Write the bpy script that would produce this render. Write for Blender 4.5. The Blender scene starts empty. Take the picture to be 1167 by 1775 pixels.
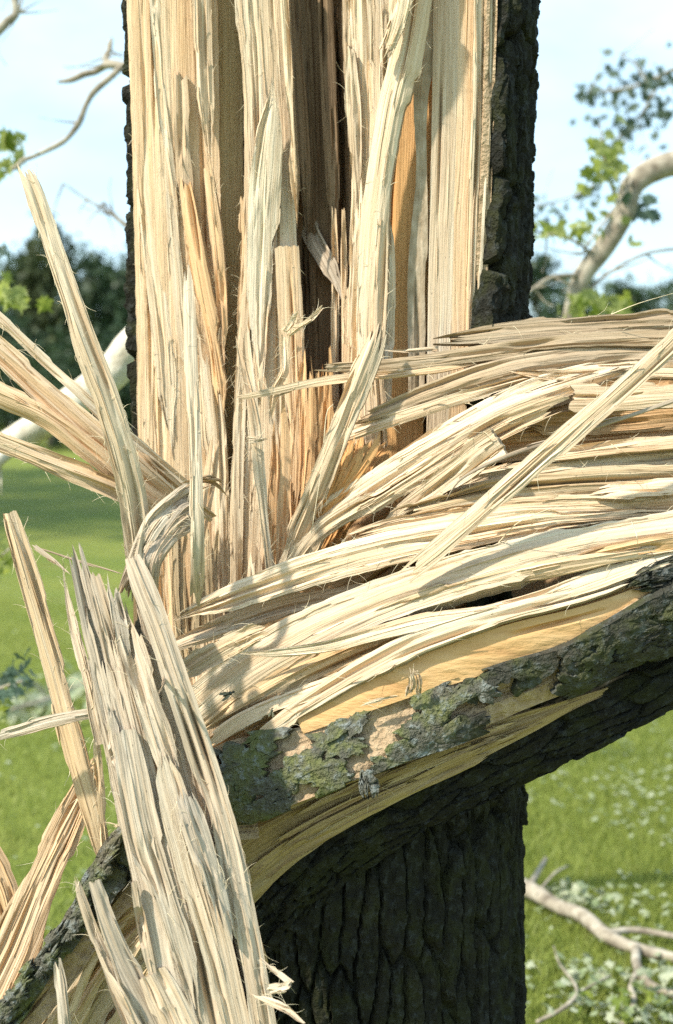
import bpy, math, random
import numpy as np
from mathutils import Vector, Matrix

random.seed(7)
rng = np.random.default_rng(11)
scene = bpy.context.scene
COL = scene.collection

# ------------------------------------------------------------------ camera
FW, FH, FPX = 1167.0, 1775.0, 2465.0          # photograph frame and focal length in its pixels
CAM = np.array([0.0, -2.3, 1.5])
PITCH = math.radians(3.65)
cam_d = bpy.data.cameras.new('camera')
cam = bpy.data.objects.new('camera', cam_d)
COL.objects.link(cam)
cam.location = CAM
cam.rotation_euler = (math.radians(90) - PITCH, 0, 0)
cam_d.sensor_fit = 'VERTICAL'
cam_d.sensor_height = 36.0
cam_d.lens = 36.0 * FPX / FH
cam_d.clip_start = 0.05
cam_d.clip_end = 2000
cam_d.dof.use_dof = True
cam_d.dof.focus_distance = 1.94
cam_d.dof.aperture_fstop = 4.2
scene.camera = cam

# ------------------------------------------------------------------ sky, sun, exposure
SUN = Vector((-0.60, -0.42, 0.80)).normalized()
elev = math.asin(SUN.z)
azim = math.atan2(SUN.x, SUN.y)
world = bpy.data.worlds.new('World')
scene.world = world
world.use_nodes = True
wn = world.node_tree.nodes
wl = world.node_tree.links
wn.clear()
sky = wn.new('ShaderNodeTexSky')
sky.sky_type = 'NISHITA'
sky.sun_disc = False
sky.sun_elevation = elev
sky.sun_rotation = azim
sky.air_density = 1.0
sky.dust_density = 1.2
sky.ozone_density = 2.0
tc = wn.new('ShaderNodeTexCoord')
mp = wn.new('ShaderNodeMapping')
mp.inputs['Scale'].default_value = (1.0, 1.0, 2.6)
cn = wn.new('ShaderNodeTexNoise')
cn.inputs['Scale'].default_value = 2.3
cn.inputs['Detail'].default_value = 7
cn.inputs['Roughness'].default_value = 0.55
cr = wn.new('ShaderNodeValToRGB')
cr.color_ramp.elements[0].position = 0.42
cr.color_ramp.elements[0].color = (0.26, 0.26, 0.26, 1)
cr.color_ramp.elements[1].position = 0.72
cr.color_ramp.elements[1].color = (0.85, 0.85, 0.85, 1)
mixc = wn.new('ShaderNodeMixRGB')
mixc.inputs['Color2'].default_value = (5.6, 7.7, 8.6, 1)
bg = wn.new('ShaderNodeBackground')
bg.inputs['Strength'].default_value = 0.138
wo = wn.new('ShaderNodeOutputWorld')
wl.new(tc.outputs['Generated'], mp.inputs['Vector'])
wl.new(mp.outputs['Vector'], cn.inputs['Vector'])
wl.new(cn.outputs['Fac'], cr.inputs['Fac'])
wl.new(cr.outputs['Color'], mixc.inputs['Fac'])
wl.new(sky.outputs['Color'], mixc.inputs['Color1'])
wl.new(mixc.outputs['Color'], bg.inputs['Color'])
wl.new(bg.outputs['Background'], wo.inputs['Surface'])
sd = bpy.data.lights.new('sun', 'SUN')
sd.energy = 4.1
sd.angle = math.radians(1.8)
sd.color = (1.0, 0.935, 0.83)
so = bpy.data.objects.new('sun', sd)
COL.objects.link(so)
so.rotation_euler = SUN.to_track_quat('Z', 'Y').to_euler()
so.location = (-6, -3, 8)
scene.view_settings.view_transform = 'Standard'
scene.view_settings.look = 'None'
scene.view_settings.gamma = 1.0
scene.view_settings.exposure = 0.74
scene.view_settings.use_curve_mapping = False
scene.render.engine = 'CYCLES'
scene.cycles.use_denoising = False
scene.cycles.max_bounces = 6
scene.cycles.diffuse_bounces = 4
scene.cycles.transparent_max_bounces = 4

# ------------------------------------------------------------------ pixel to place
def ray(px, py):
    a = (px - FW / 2) / FPX
    b = (FH / 2 - py) / FPX
    return np.array([a, math.cos(PITCH) + b * math.sin(PITCH), -math.sin(PITCH) + b * math.cos(PITCH)])
def P(px, py, Y):
    d = ray(px, py)
    return CAM + d * ((Y - CAM[1]) / d[1])
def G(px, py, z=0.0):
    d = ray(px, py)
    return CAM + d * ((z - CAM[2]) / d[2])

# ------------------------------------------------------------------ noise
def _h(ix, iy, seed):
    n = (ix.astype(np.int64) * 374761393 + iy.astype(np.int64) * 668265263 + int(seed) * 1442695041) & 0xffffffff
    n = ((n ^ (n >> 13)) * 1274126177) & 0xffffffff
    n = ((n ^ (n >> 15)) * 2246822519) & 0xffffffff
    return ((n ^ (n >> 16)) & 0xffff) / 65535.0
def vn(x, y, seed=0):
    x = np.asarray(x, float); y = np.asarray(y, float)
    x, y = np.broadcast_arrays(x, y)
    ix = np.floor(x); iy = np.floor(y)
    fx = x - ix; fy = y - iy
    fx = fx * fx * (3 - 2 * fx); fy = fy * fy * (3 - 2 * fy)
    a = _h(ix, iy, seed); b = _h(ix + 1, iy, seed); c = _h(ix, iy + 1, seed); d = _h(ix + 1, iy + 1, seed)
    return (a * (1 - fx) + b * fx) * (1 - fy) + (c * (1 - fx) + d * fx) * fy
def fbm(x, y, seed=0, o=3):
    t = 0; amp = 0.5; tot = 0
    for k in range(o):
        t = t + amp * vn(np.asarray(x) * 2 ** k, np.asarray(y) * 2 ** k, seed + 17 * k); tot += amp; amp *= 0.5
    return t / tot
def voro(x, y, seed=0):
    x, y = np.broadcast_arrays(np.asarray(x, float), np.asarray(y, float))
    ix = np.floor(x); iy = np.floor(y)
    f1 = np.full(x.shape, 9.0); f2 = np.full(x.shape, 9.0); cid = np.zeros(x.shape)
    for dx in (-1, 0, 1):
        for dy in (-1, 0, 1):
            cx = ix + dx; cy = iy + dy
            qx = cx + 0.12 + 0.76 * _h(cx, cy, seed); qy = cy + 0.12 + 0.76 * _h(cx, cy, seed + 5)
            d = np.hypot(qx - x, qy - y)
            r = _h(cx, cy, seed + 9)
            nf2 = np.where(d < f1, f1, np.minimum(f2, d))
            cid = np.where(d < f1, r, cid)
            f1 = np.minimum(f1, d); f2 = nf2
    return f1, f2, cid
def sstep(a, b, x):
    t = np.clip((x - a) / (b - a), 0, 1)
    return t * t * (3 - 2 * t)

# ------------------------------------------------------------------ materials
class NT:
    def __init__(s, name):
        s.m = bpy.data.materials.new(name); s.m.use_nodes = True
        s.t = s.m.node_tree; s.t.nodes.clear()
        s.out = s.n('ShaderNodeOutputMaterial')
    def n(s, ty, **kw):
        nd = s.t.nodes.new(ty)
        for k, v in kw.items(): setattr(nd, k, v)
        return nd
    def l(s, a, b): s.t.links.new(a, b)
    def math(s, op, a, b=0.0, c=None):
        nd = s.n('ShaderNodeMath', operation=op)
        for i, x in enumerate((a, b, c)):
            if x is None: continue
            if isinstance(x, (int, float)): nd.inputs[i].default_value = x
            else: s.l(x, nd.inputs[i])
        return nd.outputs[0]
    def xyz(s, x, y, z):
        nd = s.n('ShaderNodeCombineXYZ')
        for i, v in enumerate((x, y, z)):
            if isinstance(v, (int, float)): nd.inputs[i].default_value = v
            else: s.l(v, nd.inputs[i])
        return nd.outputs[0]
    def noise(s, vec, scale=1.0, detail=2.0, rough=0.5):
        nd = s.n('ShaderNodeTexNoise')
        nd.inputs['Scale'].default_value = scale; nd.inputs['Detail'].default_value = detail; nd.inputs['Roughness'].default_value = rough
        s.l(vec, nd.inputs['Vector'])
        return nd.outputs['Fac']
    def ramp(s, fac, stops):
        nd = s.n('ShaderNodeValToRGB')
        e = nd.color_ramp.elements
        while len(e) < len(stops): e.new(0.5)
        for q, (p, c) in zip(e, stops):
            q.position = p
            q.color = (c, c, c, 1) if isinstance(c, (int, float)) else (*c, 1)
        s.l(fac, nd.inputs['Fac'])
        return nd.outputs['Color']
    def mix(s, fac, a, b, mode='MIX'):
        nd = s.n('ShaderNodeMixRGB', blend_type=mode)
        for k, v in (('Fac', fac), ('Color1', a), ('Color2', b)):
            if isinstance(v, (int, float)): nd.inputs[k].default_value = v
            elif isinstance(v, tuple): nd.inputs[k].default_value = (*v, 1)
            else: s.l(v, nd.inputs[k])
        return nd.outputs['Color']
    def attr(s, name):
        nd = s.n('ShaderNodeAttribute', attribute_type='OBJECT', attribute_name=name)
        return nd.outputs['Fac']
    def bsdf(s, col, rough=0.7, spec=0.2, bump=None, dist=0.002, strength=1.0):
        b = s.n('ShaderNodeBsdfPrincipled')
        if isinstance(col, tuple): b.inputs['Base Color'].default_value = (*col, 1)
        else: s.l(col, b.inputs['Base Color'])
        if isinstance(rough, (int, float)): b.inputs['Roughness'].default_value = rough
        else: s.l(rough, b.inputs['Roughness'])
        b.inputs['Specular IOR Level'].default_value = spec
        if bump is not None:
            bp = s.n('ShaderNodeBump'); bp.inputs['Strength'].default_value = strength; bp.inputs['Distance'].default_value = dist
            s.l(bump, bp.inputs['Height']); s.l(bp.outputs['Normal'], b.inputs['Normal'])
        return b
    def done(s, sh):
        s.l(sh, s.out.inputs['Surface']); return s.m

def wood_material():
    t = NT('split_wood')
    uv = t.n('ShaderNodeUVMap', uv_map='grain')
    sp = t.n('ShaderNodeSeparateXYZ'); t.l(uv.outputs['UV'], sp.inputs[0])
    u, v = sp.outputs[0], sp.outputs[1]
    oi = t.n('ShaderNodeObjectInfo')
    r = t.math('MULTIPLY', oi.outputs['Random'], 83.0)
    # the fibres wander a little sideways
    wob = t.math('MULTIPLY', t.math('SUBTRACT', t.noise(t.xyz(t.math('MULTIPLY', u, 20), t.math('MULTIPLY', v, 7), r), 1, 2), 0.5), 0.007)
    u = t.math('ADD', u, wob)
    def an(su, sv, det=3, ro=0.55, off=0.0):
        return t.noise(t.xyz(t.math('MULTIPLY', u, su), t.math('MULTIPLY', v, sv), t.math('ADD', r, off)), 1.0, det, ro)
    fine = an(620, 9, 3, 0.6)
    mid = an(150, 3.2, 4, 0.6, 3.1)
    mid2 = an(230, 5.0, 2, 0.5, 9.7)
    big = an(26, 1.7, 3, 0.5, 5.5)
    blot = t.noise(t.xyz(t.math('MULTIPLY', u, 22), t.math('MULTIPLY', v, 9), t.math('ADD', r, 21)), 1.0, 4, 0.6)
    patch = t.noise(t.xyz(t.math('MULTIPLY', u, 60), t.math('MULTIPLY', v, 14), t.math('ADD', r, 31)), 1.0, 3, 0.6)
    rnd2 = t.math('FRACT', t.math('MULTIPLY', oi.outputs['Random'], 191.3))
    warm, weather, dark, olive = t.math('ADD', t.attr('warm'), t.math('MULTIPLY', rnd2, 0.16)), t.attr('weather'), t.attr('dark'), t.attr('olive')
    c = t.mix(t.ramp(mid, [(0.33, 0.0), (0.66, 1.0)]), (0.84, 0.725, 0.535), (0.735, 0.57, 0.375))
    c = t.mix(t.ramp(big, [(0.38, 0.0), (0.70, 0.75)]), c, (0.64, 0.43, 0.245))
    # pale creamy sapwood streaks
    c = t.mix(t.ramp(mid2, [(0.56, 0.0), (0.70, 0.55)]), c, (0.87, 0.79, 0.62))
    wf = t.math('MULTIPLY', warm, t.math('ADD', 0.55, t.math('MULTIPLY', big, 0.75)))
    wf = t.n('ShaderNodeClamp').outputs[0] if False else wf
    c = t.mix(wf, c, t.mix(mid, (0.80, 0.47, 0.20), (0.63, 0.34, 0.125)))
    of = t.math('MULTIPLY', olive, t.math('ADD', 0.6, t.math('MULTIPLY', mid, 0.6)))
    c = t.mix(of, c, t.mix(mid, (0.50, 0.38, 0.15), (0.34, 0.225, 0.08)))
    gf = t.math('MULTIPLY', weather, t.ramp(blot, [(0.25, 0.55), (0.6, 1.0)]))
    c = t.mix(gf, c, t.mix(t.ramp(mid, [(0.3, 0), (0.7, 1)]), (0.66, 0.575, 0.455), (0.41, 0.33, 0.235)))
    df = t.math('MULTIPLY', dark, t.ramp(big, [(0.2, 0.80), (0.5, 1.0)]))
    c = t.mix(df, c, t.mix(t.ramp(mid2, [(0.3, 0), (0.7, 1)]), (0.12, 0.072, 0.038), (0.25, 0.16, 0.085)))
    # fibre lines, splits and bruises
    c = t.mix(1.0, c, t.ramp(fine, [(0.25, 0.78), (0.45, 0.97), (0.75, 1.04)]), 'MULTIPLY')
    line = an(340, 4.5, 4, 0.65, 14.2)
    smooth = t.attr('smooth')
    rough_f = t.math('SUBTRACT', 1.0, t.math('MULTIPLY', smooth, 0.92))
    c = t.mix(rough_f, c, t.mix(1.0, c, t.ramp(line, [(0.30, 0.70), (0.42, 0.93), (0.55, 1.0), (0.72, 1.06)]), 'MULTIPLY'))
    c = t.mix(t.ramp(mid2, [(0.24, 0.55), (0.33, 0.0)]), c, (0.26, 0.16, 0.075))
    c = t.mix(t.ramp(patch, [(0.68, 0.0), (0.80, 0.55)]), c, (0.34, 0.235, 0.12))
    vo = t.n('ShaderNodeTexVoronoi'); vo.inputs['Scale'].default_value = 1.0
    t.l(t.xyz(t.math('MULTIPLY', u, 85), t.math('MULTIPLY', v, 40), r), vo.inputs['Vector'])
    c = t.mix(t.ramp(vo.outputs['Distance'], [(0.03, 0.75), (0.075, 0.0)]), c, (0.07, 0.05, 0.03))
    ck = t.math('ABSOLUTE', t.math('SUBTRACT', an(70, 1.1, 3, 0.55, 44.0), 0.5))
    c = t.mix(t.math('MULTIPLY', t.ramp(ck, [(0.004, 0.85), (0.012, 0.0)]), t.math('MULTIPLY', rough_f, t.ramp(blot, [(0.50, 0.0), (0.64, 0.8)]))), c, (0.15, 0.09, 0.04))
    val = t.math('ADD', 0.84, t.math('MULTIPLY', t.math('FRACT', t.math('MULTIPLY', oi.outputs['Random'], 37.7)), 0.20))
    c = t.mix(1.0, c, val, 'MULTIPLY')
    hgt = t.math('ADD', t.math('ADD', t.math('MULTIPLY', fine, 0.4), t.math('MULTIPLY', line, 0.9)), t.math('ADD', t.math('MULTIPLY', mid, 0.9), t.math('MULTIPLY', mid2, 0.5)))
    b = t.bsdf(c, 0.72, 0.18, hgt, 0.0032, 0.9)
    return t.done(b.outputs[0])

def fibre_material():
    t = NT('pale_fibre')
    oi = t.n('ShaderNodeTexCoord')
    c = t.mix(t.noise(oi.outputs['Object'], 30, 2), (0.82, 0.74, 0.54), (0.70, 0.55, 0.33))
    b = t.bsdf(c, 0.6, 0.2)
    return t.done(b.outputs[0])

def bark_material(name, lichen, tan, k=1.0, g=1.0):
    t = NT(name)
    tcn = t.n('ShaderNodeTexCoord'); o = tcn.outputs['Object']
    n1 = t.noise(o, 22, 5, 0.6); n2 = t.noise(o, 75, 4, 0.65); n3 = t.noise(o, 240, 3, 0.6); n4 = t.noise(o, 9, 3, 0.5)
    c = t.mix(n2, tuple(x * k for x in (0.046, 0.045, 0.034)), tuple(x * k for x in (0.115, 0.112, 0.085)))
    c = t.mix(t.ramp(n1, [(0.45, 0.0), (0.62, lichen)]), c, t.mix(n3, tuple(x * g for x in (0.085, 0.100, 0.030)), tuple(x * g for x in (0.155, 0.165, 0.060))))
    c = t.mix(t.ramp(n2, [(0.52, 0.0), (0.68, lichen)]), c, t.mix(n3, tuple(x * g for x in (0.26, 0.285, 0.27)), tuple(x * g for x in (0.15, 0.17, 0.16))))
    c = t.mix(t.ramp(n4, [(0.5, 0.0), (0.68, tan)]), c, (0.20, 0.155, 0.095))
    h = t.math('ADD', t.math('MULTIPLY', n2, 1.2), t.math('MULTIPLY', n3, 0.5))
    b = t.bsdf(c, 0.88, 0.12, h, 0.012, 1.0)
    return t.done(b.outputs[0])

def simple_noise_material(name, stops, scale=30, detail=4, rough=0.7, spec=0.2, bump=0.0, stretch=(1, 1, 1)):
    t = NT(name)
    tcn = t.n('ShaderNodeTexCoord')
    mpn = t.n('ShaderNodeMapping'); mpn.inputs['Scale'].default_value = stretch
    t.l(tcn.outputs['Object'], mpn.inputs['Vector'])
    n = t.noise(mpn.outputs[0], scale, detail, 0.6)
    c = t.ramp(n, stops)
    b = t.bsdf(c, rough, spec, n if bump else None, bump or 0.001)
    return t.done(b.outputs[0])

def leaf_material(name, a, b_, back, trans):
    t = NT(name)
    tcn = t.n('ShaderNodeTexCoord'); oi = t.n('ShaderNodeObjectInfo'); ge = t.n('ShaderNodeNewGeometry')
    n = t.noise(tcn.outputs['Object'], 3.5, 3)
    k = t.n('ShaderNodeMath', operation='ADD'); t.l(ge.outputs['Random Per Island'], k.inputs[0]); t.l(oi.outputs['Random'], k.inputs[1])
    f = t.math('FRACT', k.outputs[0])
    c = t.mix(f, a, b_)
    c = t.mix(t.math('MULTIPLY', ge.outputs['Backfacing'], 0.7), c, back)
    d = t.bsdf(c, 0.5, 0.35)
    tr = t.n('ShaderNodeBsdfTranslucent'); t.l(c, tr.inputs['Color'])
    m = t.n('ShaderNodeMixShader'); m.inputs[0].default_value = trans
    t.l(d.outputs[0], m.inputs[1]); t.l(tr.outputs[0], m.inputs[2])
    return t.done(m.outputs[0])

WOOD = wood_material()
FIBRE = fibre_material()
BARK = bark_material('furrowed_bark', 0.60, 0.04, 0.29, 0.32)
BARK_SHADED = bark_material('shaded_mossy_bark', 0.75, 0.15, 0.75, 0.68)  # mossy bark, darkened to stand in for shade where the band faces down
BARK_LICHEN = bark_material('lichen_bark', 0.85, 0.45, 1.5, 1.30)
INNER_BARK = simple_noise_material('inner_bark', [(0.25, (0.26, 0.175, 0.10)), (0.45, (0.42, 0.30, 0.18)), (0.75, (0.58, 0.44, 0.28))], 60, 5, 0.85, 0.1, 0.016)
GREY_INNER = simple_noise_material('grey_inner_bark', [(0.25, (0.26, 0.195, 0.12)), (0.5, (0.39, 0.31, 0.21)), (0.75, (0.54, 0.45, 0.33))], 90, 5, 0.85, 0.1, 0.004, (1, 1, 0.35))
CAMBIUM = simple_noise_material('bare_cambium', [(0.28, (0.50, 0.27, 0.11)), (0.42, (0.62, 0.37, 0.155)), (0.60, (0.68, 0.43, 0.20)), (0.8, (0.74, 0.53, 0.29))], 26, 8, 0.6, 0.25, 0.006, (0.45, 1, 1.6))

# ------------------------------------------------------------------ objects
def tag(o, label=None, cat=None, group=None, kind=None):
    for k, v in (('label', label), ('category', cat), ('group', group), ('kind', kind)):
        if v: o[k] = v
    return o
def thing(name, label, cat, loc, group=None):
    o = bpy.data.objects.new(name, None); COL.objects.link(o)
    o.empty_display_size = 0.05
    o.location = loc
    return tag(o, label, cat, group)
def link(name, me, parent=None, mats=()):
    o = bpy.data.objects.new(name, me); COL.objects.link(o)
    for m in mats: me.materials.append(m)
    if parent is not None:
        o.parent = parent
        base = Vector((0, 0, 0)); q = parent
        while q is not None: base += q.location; q = q.parent
        o.location = -base
    return o
def mesh_np(name, V, F, smooth=True, sharp=None, uv=None):
    """V (n,3); F list of arrays of faces (each array (m,k))"""
    me = bpy.data.meshes.new(name)
    V = np.ascontiguousarray(V, dtype=np.float32)
    me.vertices.add(len(V)); me.vertices.foreach_set('co', V.ravel())
    loops = np.concatenate([f.ravel() for f in F]).astype(np.int32)
    tot = np.concatenate([np.full(len(f), f.shape[1]) for f in F]).astype(np.int32)
    st = np.concatenate([[0], np.cumsum(tot)[:-1]]).astype(np.int32)
    me.loops.add(len(loops)); me.loops.foreach_set('vertex_index', loops)
    me.polygons.add(len(tot)); me.polygons.foreach_set('loop_start', st); me.polygons.foreach_set('loop_total', tot)
    if uv is not None:
        ul = me.uv_layers.new(name='grain')
        ul.data.foreach_set('uv', np.ascontiguousarray(uv[loops], dtype=np.float32).ravel())
    me.polygons.foreach_set('use_smooth', np.full(len(tot), smooth))
    me.update(calc_edges=True)
    if sharp: me.set_sharp_from_angle(angle=math.radians(sharp))
    return me

def norm(a): return a / np.maximum(np.linalg.norm(a, axis=-1, keepdims=True), 1e-9)
def catmull(K, per=24):
    K = np.asarray(K, float)
    if len(K) == 2: K = np.vstack([K[0], (K[0] + K[1]) / 2, K[1]])
    Q = np.vstack([2 * K[0] - K[1], K, 2 * K[-1] - K[-2]])
    out = []
    for i in range(1, len(Q) - 2):
        t = np.linspace(0, 1, per, endpoint=False)[:, None]
        p0, p1, p2, p3 = Q[i - 1], Q[i], Q[i + 1], Q[i + 2]
        out.append(0.5 * ((2 * p1) + (-p0 + p2) * t + (2 * p0 - 5 * p1 + 4 * p2 - p3) * t ** 2 + (-p0 + 3 * p1 - 3 * p2 + p3) * t ** 3))
    out.append(Q[-2][None])
    return np.vstack(out)

STRANDS = {}
def strand(parent, p, d, ln, curl, rad=0.00035, seg=5):
    p = np.array(p, float); d = norm(np.array(d, float))
    c = norm(np.array(curl, float))
    pts = []
    for k in range(seg + 1):
        pts.append(p.copy())
        d = norm(d + c * (0.9 / seg) + rng.normal(0, 0.10, 3))
        p = p + d * ln / seg
    STRANDS.setdefault(parent, []).append((np.array(pts), rad))

SEED = [100]
def plank(parent, pts, thick=0.012, bulge=0.25, e0='off', e1='off', l0=0.05, l1=0.05, warm=0.0, weather=0.0, dark=0.0, olive=0.0,
          ridge=1.0, ragged=1.0, cracks=3, fuzz=0, name='splinter', mat=None, twist=0.0, seed=None, rw=0.0030, rl=0.008, bark=None, label=None, cat=None, group=None, kind=None, crackd=0.012, slivers=None, smooth=0.0):
    SEED[0] += 1
    seed = SEED[0] if seed is None else seed
    lr = np.random.default_rng(seed)
    K = []
    for q in pts:
        px, py, Y, w = q[:4]
        tw = q[4] if len(q) > 4 else 0.0
        p = P(px, py, Y)
        K.append([*p, w * np.linalg.norm(p - CAM) / FPX, tw + twist])
    D = catmull(K)
    C0 = D[:, :3]; seg = np.linalg.norm(np.diff(C0, axis=0), axis=1)
    s_ = np.concatenate([[0], np.cumsum(seg)]); L = s_[-1]; tt = s_ / L
    T0 = norm(np.gradient(C0, s_, axis=0))
    W0 = norm(np.cross(CAM - C0, T0))
    for i in range(1, len(W0)):
        if np.dot(W0[i], W0[i - 1]) < 0: W0[i] *= -1
    N0 = np.cross(T0, W0)
    a0 = np.radians(D[:, 4])[:, None]
    W1 = W0 * np.cos(a0) + N0 * np.sin(a0); N1 = N0 * np.cos(a0) - W0 * np.sin(a0)
    w1 = np.maximum(D[:, 3], 0.0015)
    def ev(A, V):
        if A.ndim == 1: return np.interp(V, tt, A)
        return np.stack([np.interp(V, tt, A[:, k]) for k in range(A.shape[1])], -1)
    wmax = w1.max()
    N = int(np.clip(L / rl, 10, 420)); M = int(np.clip(wmax / rw, 5, 110))
    s = np.linspace(-1, 1, M)
    if M > 6: s[1:-1] += lr.uniform(-0.3, 0.3, M - 2) * (2 / M)
    def ends(style, ln):
        f = ln / L
        g = vn(np.arange(M) * 0.55 + lr.uniform(0, 50), 0.0, seed + 3)
        r = lr.uniform(0, 1, M) ** 2
        if style == 'off': return np.zeros(M)
        if style == 'cut': return f * 0.25 * (0.6 * g + 0.6 * r)
        if style == 'jag': return f * (0.65 * g + 0.7 * r)
        if style == 'spear': return f * 0.40 * (g + 1.2 * r)
        return np.zeros(M)
    a = ends(e0, l0); b = 1 - ends(e1, l1)
    V = a[None] + (b - a)[None] * np.linspace(0, 1, N)[:, None]
    V = np.clip(V, 0, 1)
    S = np.broadcast_to(s, V.shape)
    w = ev(w1, V) / 2
    def chisel(f):
        q = np.floor(f * 5 + 0.35 * vn(V * L / 0.02, 0.4, seed + 20)) / 5
        return np.clip(0.55 * f + 0.45 * q, 0.03, 1)
    if e0 == 'spear':
        aL, aR = lr.uniform(.35, 1.25, 2)
        w = w * np.where(S < 0, chisel(np.clip(V / (aL * l0 / L), 0, 1)), chisel(np.clip(V / (aR * l0 / L), 0, 1)))
    if e1 == 'spear':
        aL, aR = lr.uniform(.35, 1.25, 2)
        w = w * np.where(S < 0, chisel(np.clip((1 - V) / (aL * l1 / L), 0, 1)), chisel(np.clip((1 - V) / (aR * l1 / L), 0, 1)))
    YL = V * L
    eL = 1 + ragged * (0.10 * (fbm(YL / 0.20, 0.3, seed + 1) - 0.5) + 0.07 * (vn(YL / 0.015, 0.7, seed + 2) - 0.5))
    eR = 1 + ragged * (0.10 * (fbm(YL / 0.20, 9.3, seed + 4) - 0.5) + 0.07 * (vn(YL / 0.015, 8.7, seed + 5) - 0.5))
    for k in range(int(3 * ragged + 0.5)):               # torn steps along the edges
        v0 = lr.uniform(0.1, 0.9); dv = lr.uniform(0.05, 0.3); am = lr.uniform(0.08, 0.3) * min(1, ragged)
        bite = am * (sstep(v0, v0 + 0.01, V) - sstep(v0 + dv, v0 + dv + 0.12, V))
        if lr.random() < 0.5: eL = eL - bite
        else: eR = eR - bite
    X = S * w * np.where(S < 0, eL, eR)
    ov = lr.uniform(0, 40)
    if bark is None:
        sc = ridge * min(1.0, wmax / 0.035) * (1 - 0.55 * smooth)
        s0 = lr.uniform(-0.65, 0.65) + 0.25 * (vn(YL / 0.3, 0.1, seed + 12) - 0.5)
        fac = np.where(S > s0, 1 - (S - s0) / (1 - s0), 1 - (s0 - S) / (1 + s0))
        H = bulge * 0.62 * w * (0.75 * fac + 0.25 * (1 - S ** 2))
        H = H + sc * 0.0045 * (fbm(X / 0.030 + ov, YL / 0.45, seed + 6, 2) - 0.5) * 2
        H = H + sc * 0.0007 * (vn(X / 0.0055 + ov, YL / 0.22, seed + 7) - 0.5) * 2
        stp = fbm(X / 0.020 + 3 + ov, YL / 0.34, seed + 8, 2) * 4.2
        stf = np.floor(stp) + sstep(0.80, 1.0, stp - np.floor(stp))
        H = H + sc * 0.0026 * (stf - 2.1)
        for k in range(cracks):
            s0 = lr.uniform(-0.85, 0.85); v0 = lr.uniform(-0.1, 0.8); dv = lr.uniform(0.12, 0.5)
            cw = lr.uniform(0.0014, 0.0034); mid = v0 + dv / 2
            env = np.clip(1 - ((V - mid) / (dv / 2)) ** 2, 0, 1)
            off = (S - s0) * w + 0.004 * (vn(YL / 0.12, k, seed + 10) - 0.5)
            H = H - min(crackd, thick * 0.8) * env * np.exp(-(off / cw) ** 2)
    else:
        H = bulge * w * (1 - S ** 2) + bark(X + 0.37 * (seed % 7), YL + 0.2 * (seed % 5))
    Bk = -thick * (1 - 0.35 * S ** 2) - 0.002 * vn(X / 0.01, YL / 0.1, seed + 11)
    # thinner towards pointed ends
    Cc = ev(C0, V); Ww = norm(ev(W1, V)); Nn = norm(ev(N1, V))
    tf = np.clip(w / (wmax / 2), 0.12, 1)[..., None]
    Fr = Cc + Ww * X[..., None] + Nn * (H[..., None] * np.sqrt(tf))
    Ba = Cc + Ww * X[..., None] + Nn * (Bk[..., None] * tf)
    nv = N * M
    Vt = np.vstack([Fr.reshape(-1, 3), Ba.reshape(-1, 3)])
    i, j = np.meshgrid(np.arange(N - 1), np.arange(M - 1), indexing='ij')
    q = (i * M + j).ravel()
    front = np.stack([q, q + M, q + M + 1, q + 1], 1)
    back = np.stack([q + 1, q + M + 1, q + M, q], 1) + nv
    ii = np.arange(N - 1)
    lft = np.stack([ii * M, ii * M + nv, (ii + 1) * M + nv, (ii + 1) * M], 1)
    rgt = np.stack([ii * M + M - 1, (ii + 1) * M + M - 1, (ii + 1) * M + M - 1 + nv, ii * M + M - 1 + nv], 1)
    jj = np.arange(M - 1)
    top = np.stack([jj, jj + 1, jj + 1 + nv, jj + nv], 1)
    o_ = (N - 1) * M
    bot = np.stack([o_ + jj, o_ + jj + nv, o_ + jj + 1 + nv, o_ + jj + 1], 1)
    uvf = np.stack([X + ov, YL + ov * 0.1], -1).reshape(-1, 2)
    uvb = np.stack([X + ov + 0.3, YL + ov * 0.1], -1).reshape(-1, 2)
    faces = [front, back, lft, rgt, top, bot]
    uva = np.vstack([uvf, uvb])
    if bark is None and slivers != 0 and mat is None:
        ns = int(min(34, L * wmax * 600 + 2) * (1 - .85 * smooth)) if slivers is None else slivers
        sv, sf, su = [], [], []
        base = len(Vt)
        for k in range(ns):
            c = lr.uniform(-0.97, 0.97); va = lr.uniform(0.0, 0.9); dv = min(lr.uniform(0.03, 0.16) / L, 0.5); vb = min(va + dv, 0.995)
            n_ = 9
            vv = np.linspace(va, vb, n_)
            ci = np.clip(np.round(vv * (N - 1)).astype(int), 0, N - 1)
            jc = int(np.clip((c + 1) / 2 * (M - 1), 0, M - 1))
            lift0 = lr.uniform(0, 0.006) * (lr.random() < .4); lift1 = lr.uniform(0, 0.006) * (lr.random() < .4)
            q = np.linspace(0, 1, n_)
            lift = lift0 * np.clip(1 - q / .35, 0, 1) ** 1.5 + lift1 * np.clip(1 - (1 - q) / .35, 0, 1) ** 1.5
            p = Fr[ci, jc] ; nn_ = Nn[ci, jc]; wd_ = Ww[ci, jc]
            dr = lr.uniform(-.0025, .0025) * q
            hw = lr.uniform(.0006, .0022) * np.clip(np.minimum(q, 1 - q) / .22, .12, 1); hh = lr.uniform(.0008, .0022)
            p = p + nn_ * lift[:, None] + wd_ * dr[:, None]
            ring = np.stack([p - wd_ * hw[:, None] - nn_ * .001, p + nn_ * hh * np.clip(hw / hw.max(), .3, 1)[:, None], p + wd_ * hw[:, None] - nn_ * .001], 1)
            sv.append(ring.reshape(-1, 3))
            for m in range(n_ - 1):
                for e in range(3):
                    e2 = (e + 1) % 3
                    sf.append((base + m * 3 + e, base + m * 3 + 3 + e, base + m * 3 + 3 + e2, base + m * 3 + e2))
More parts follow.
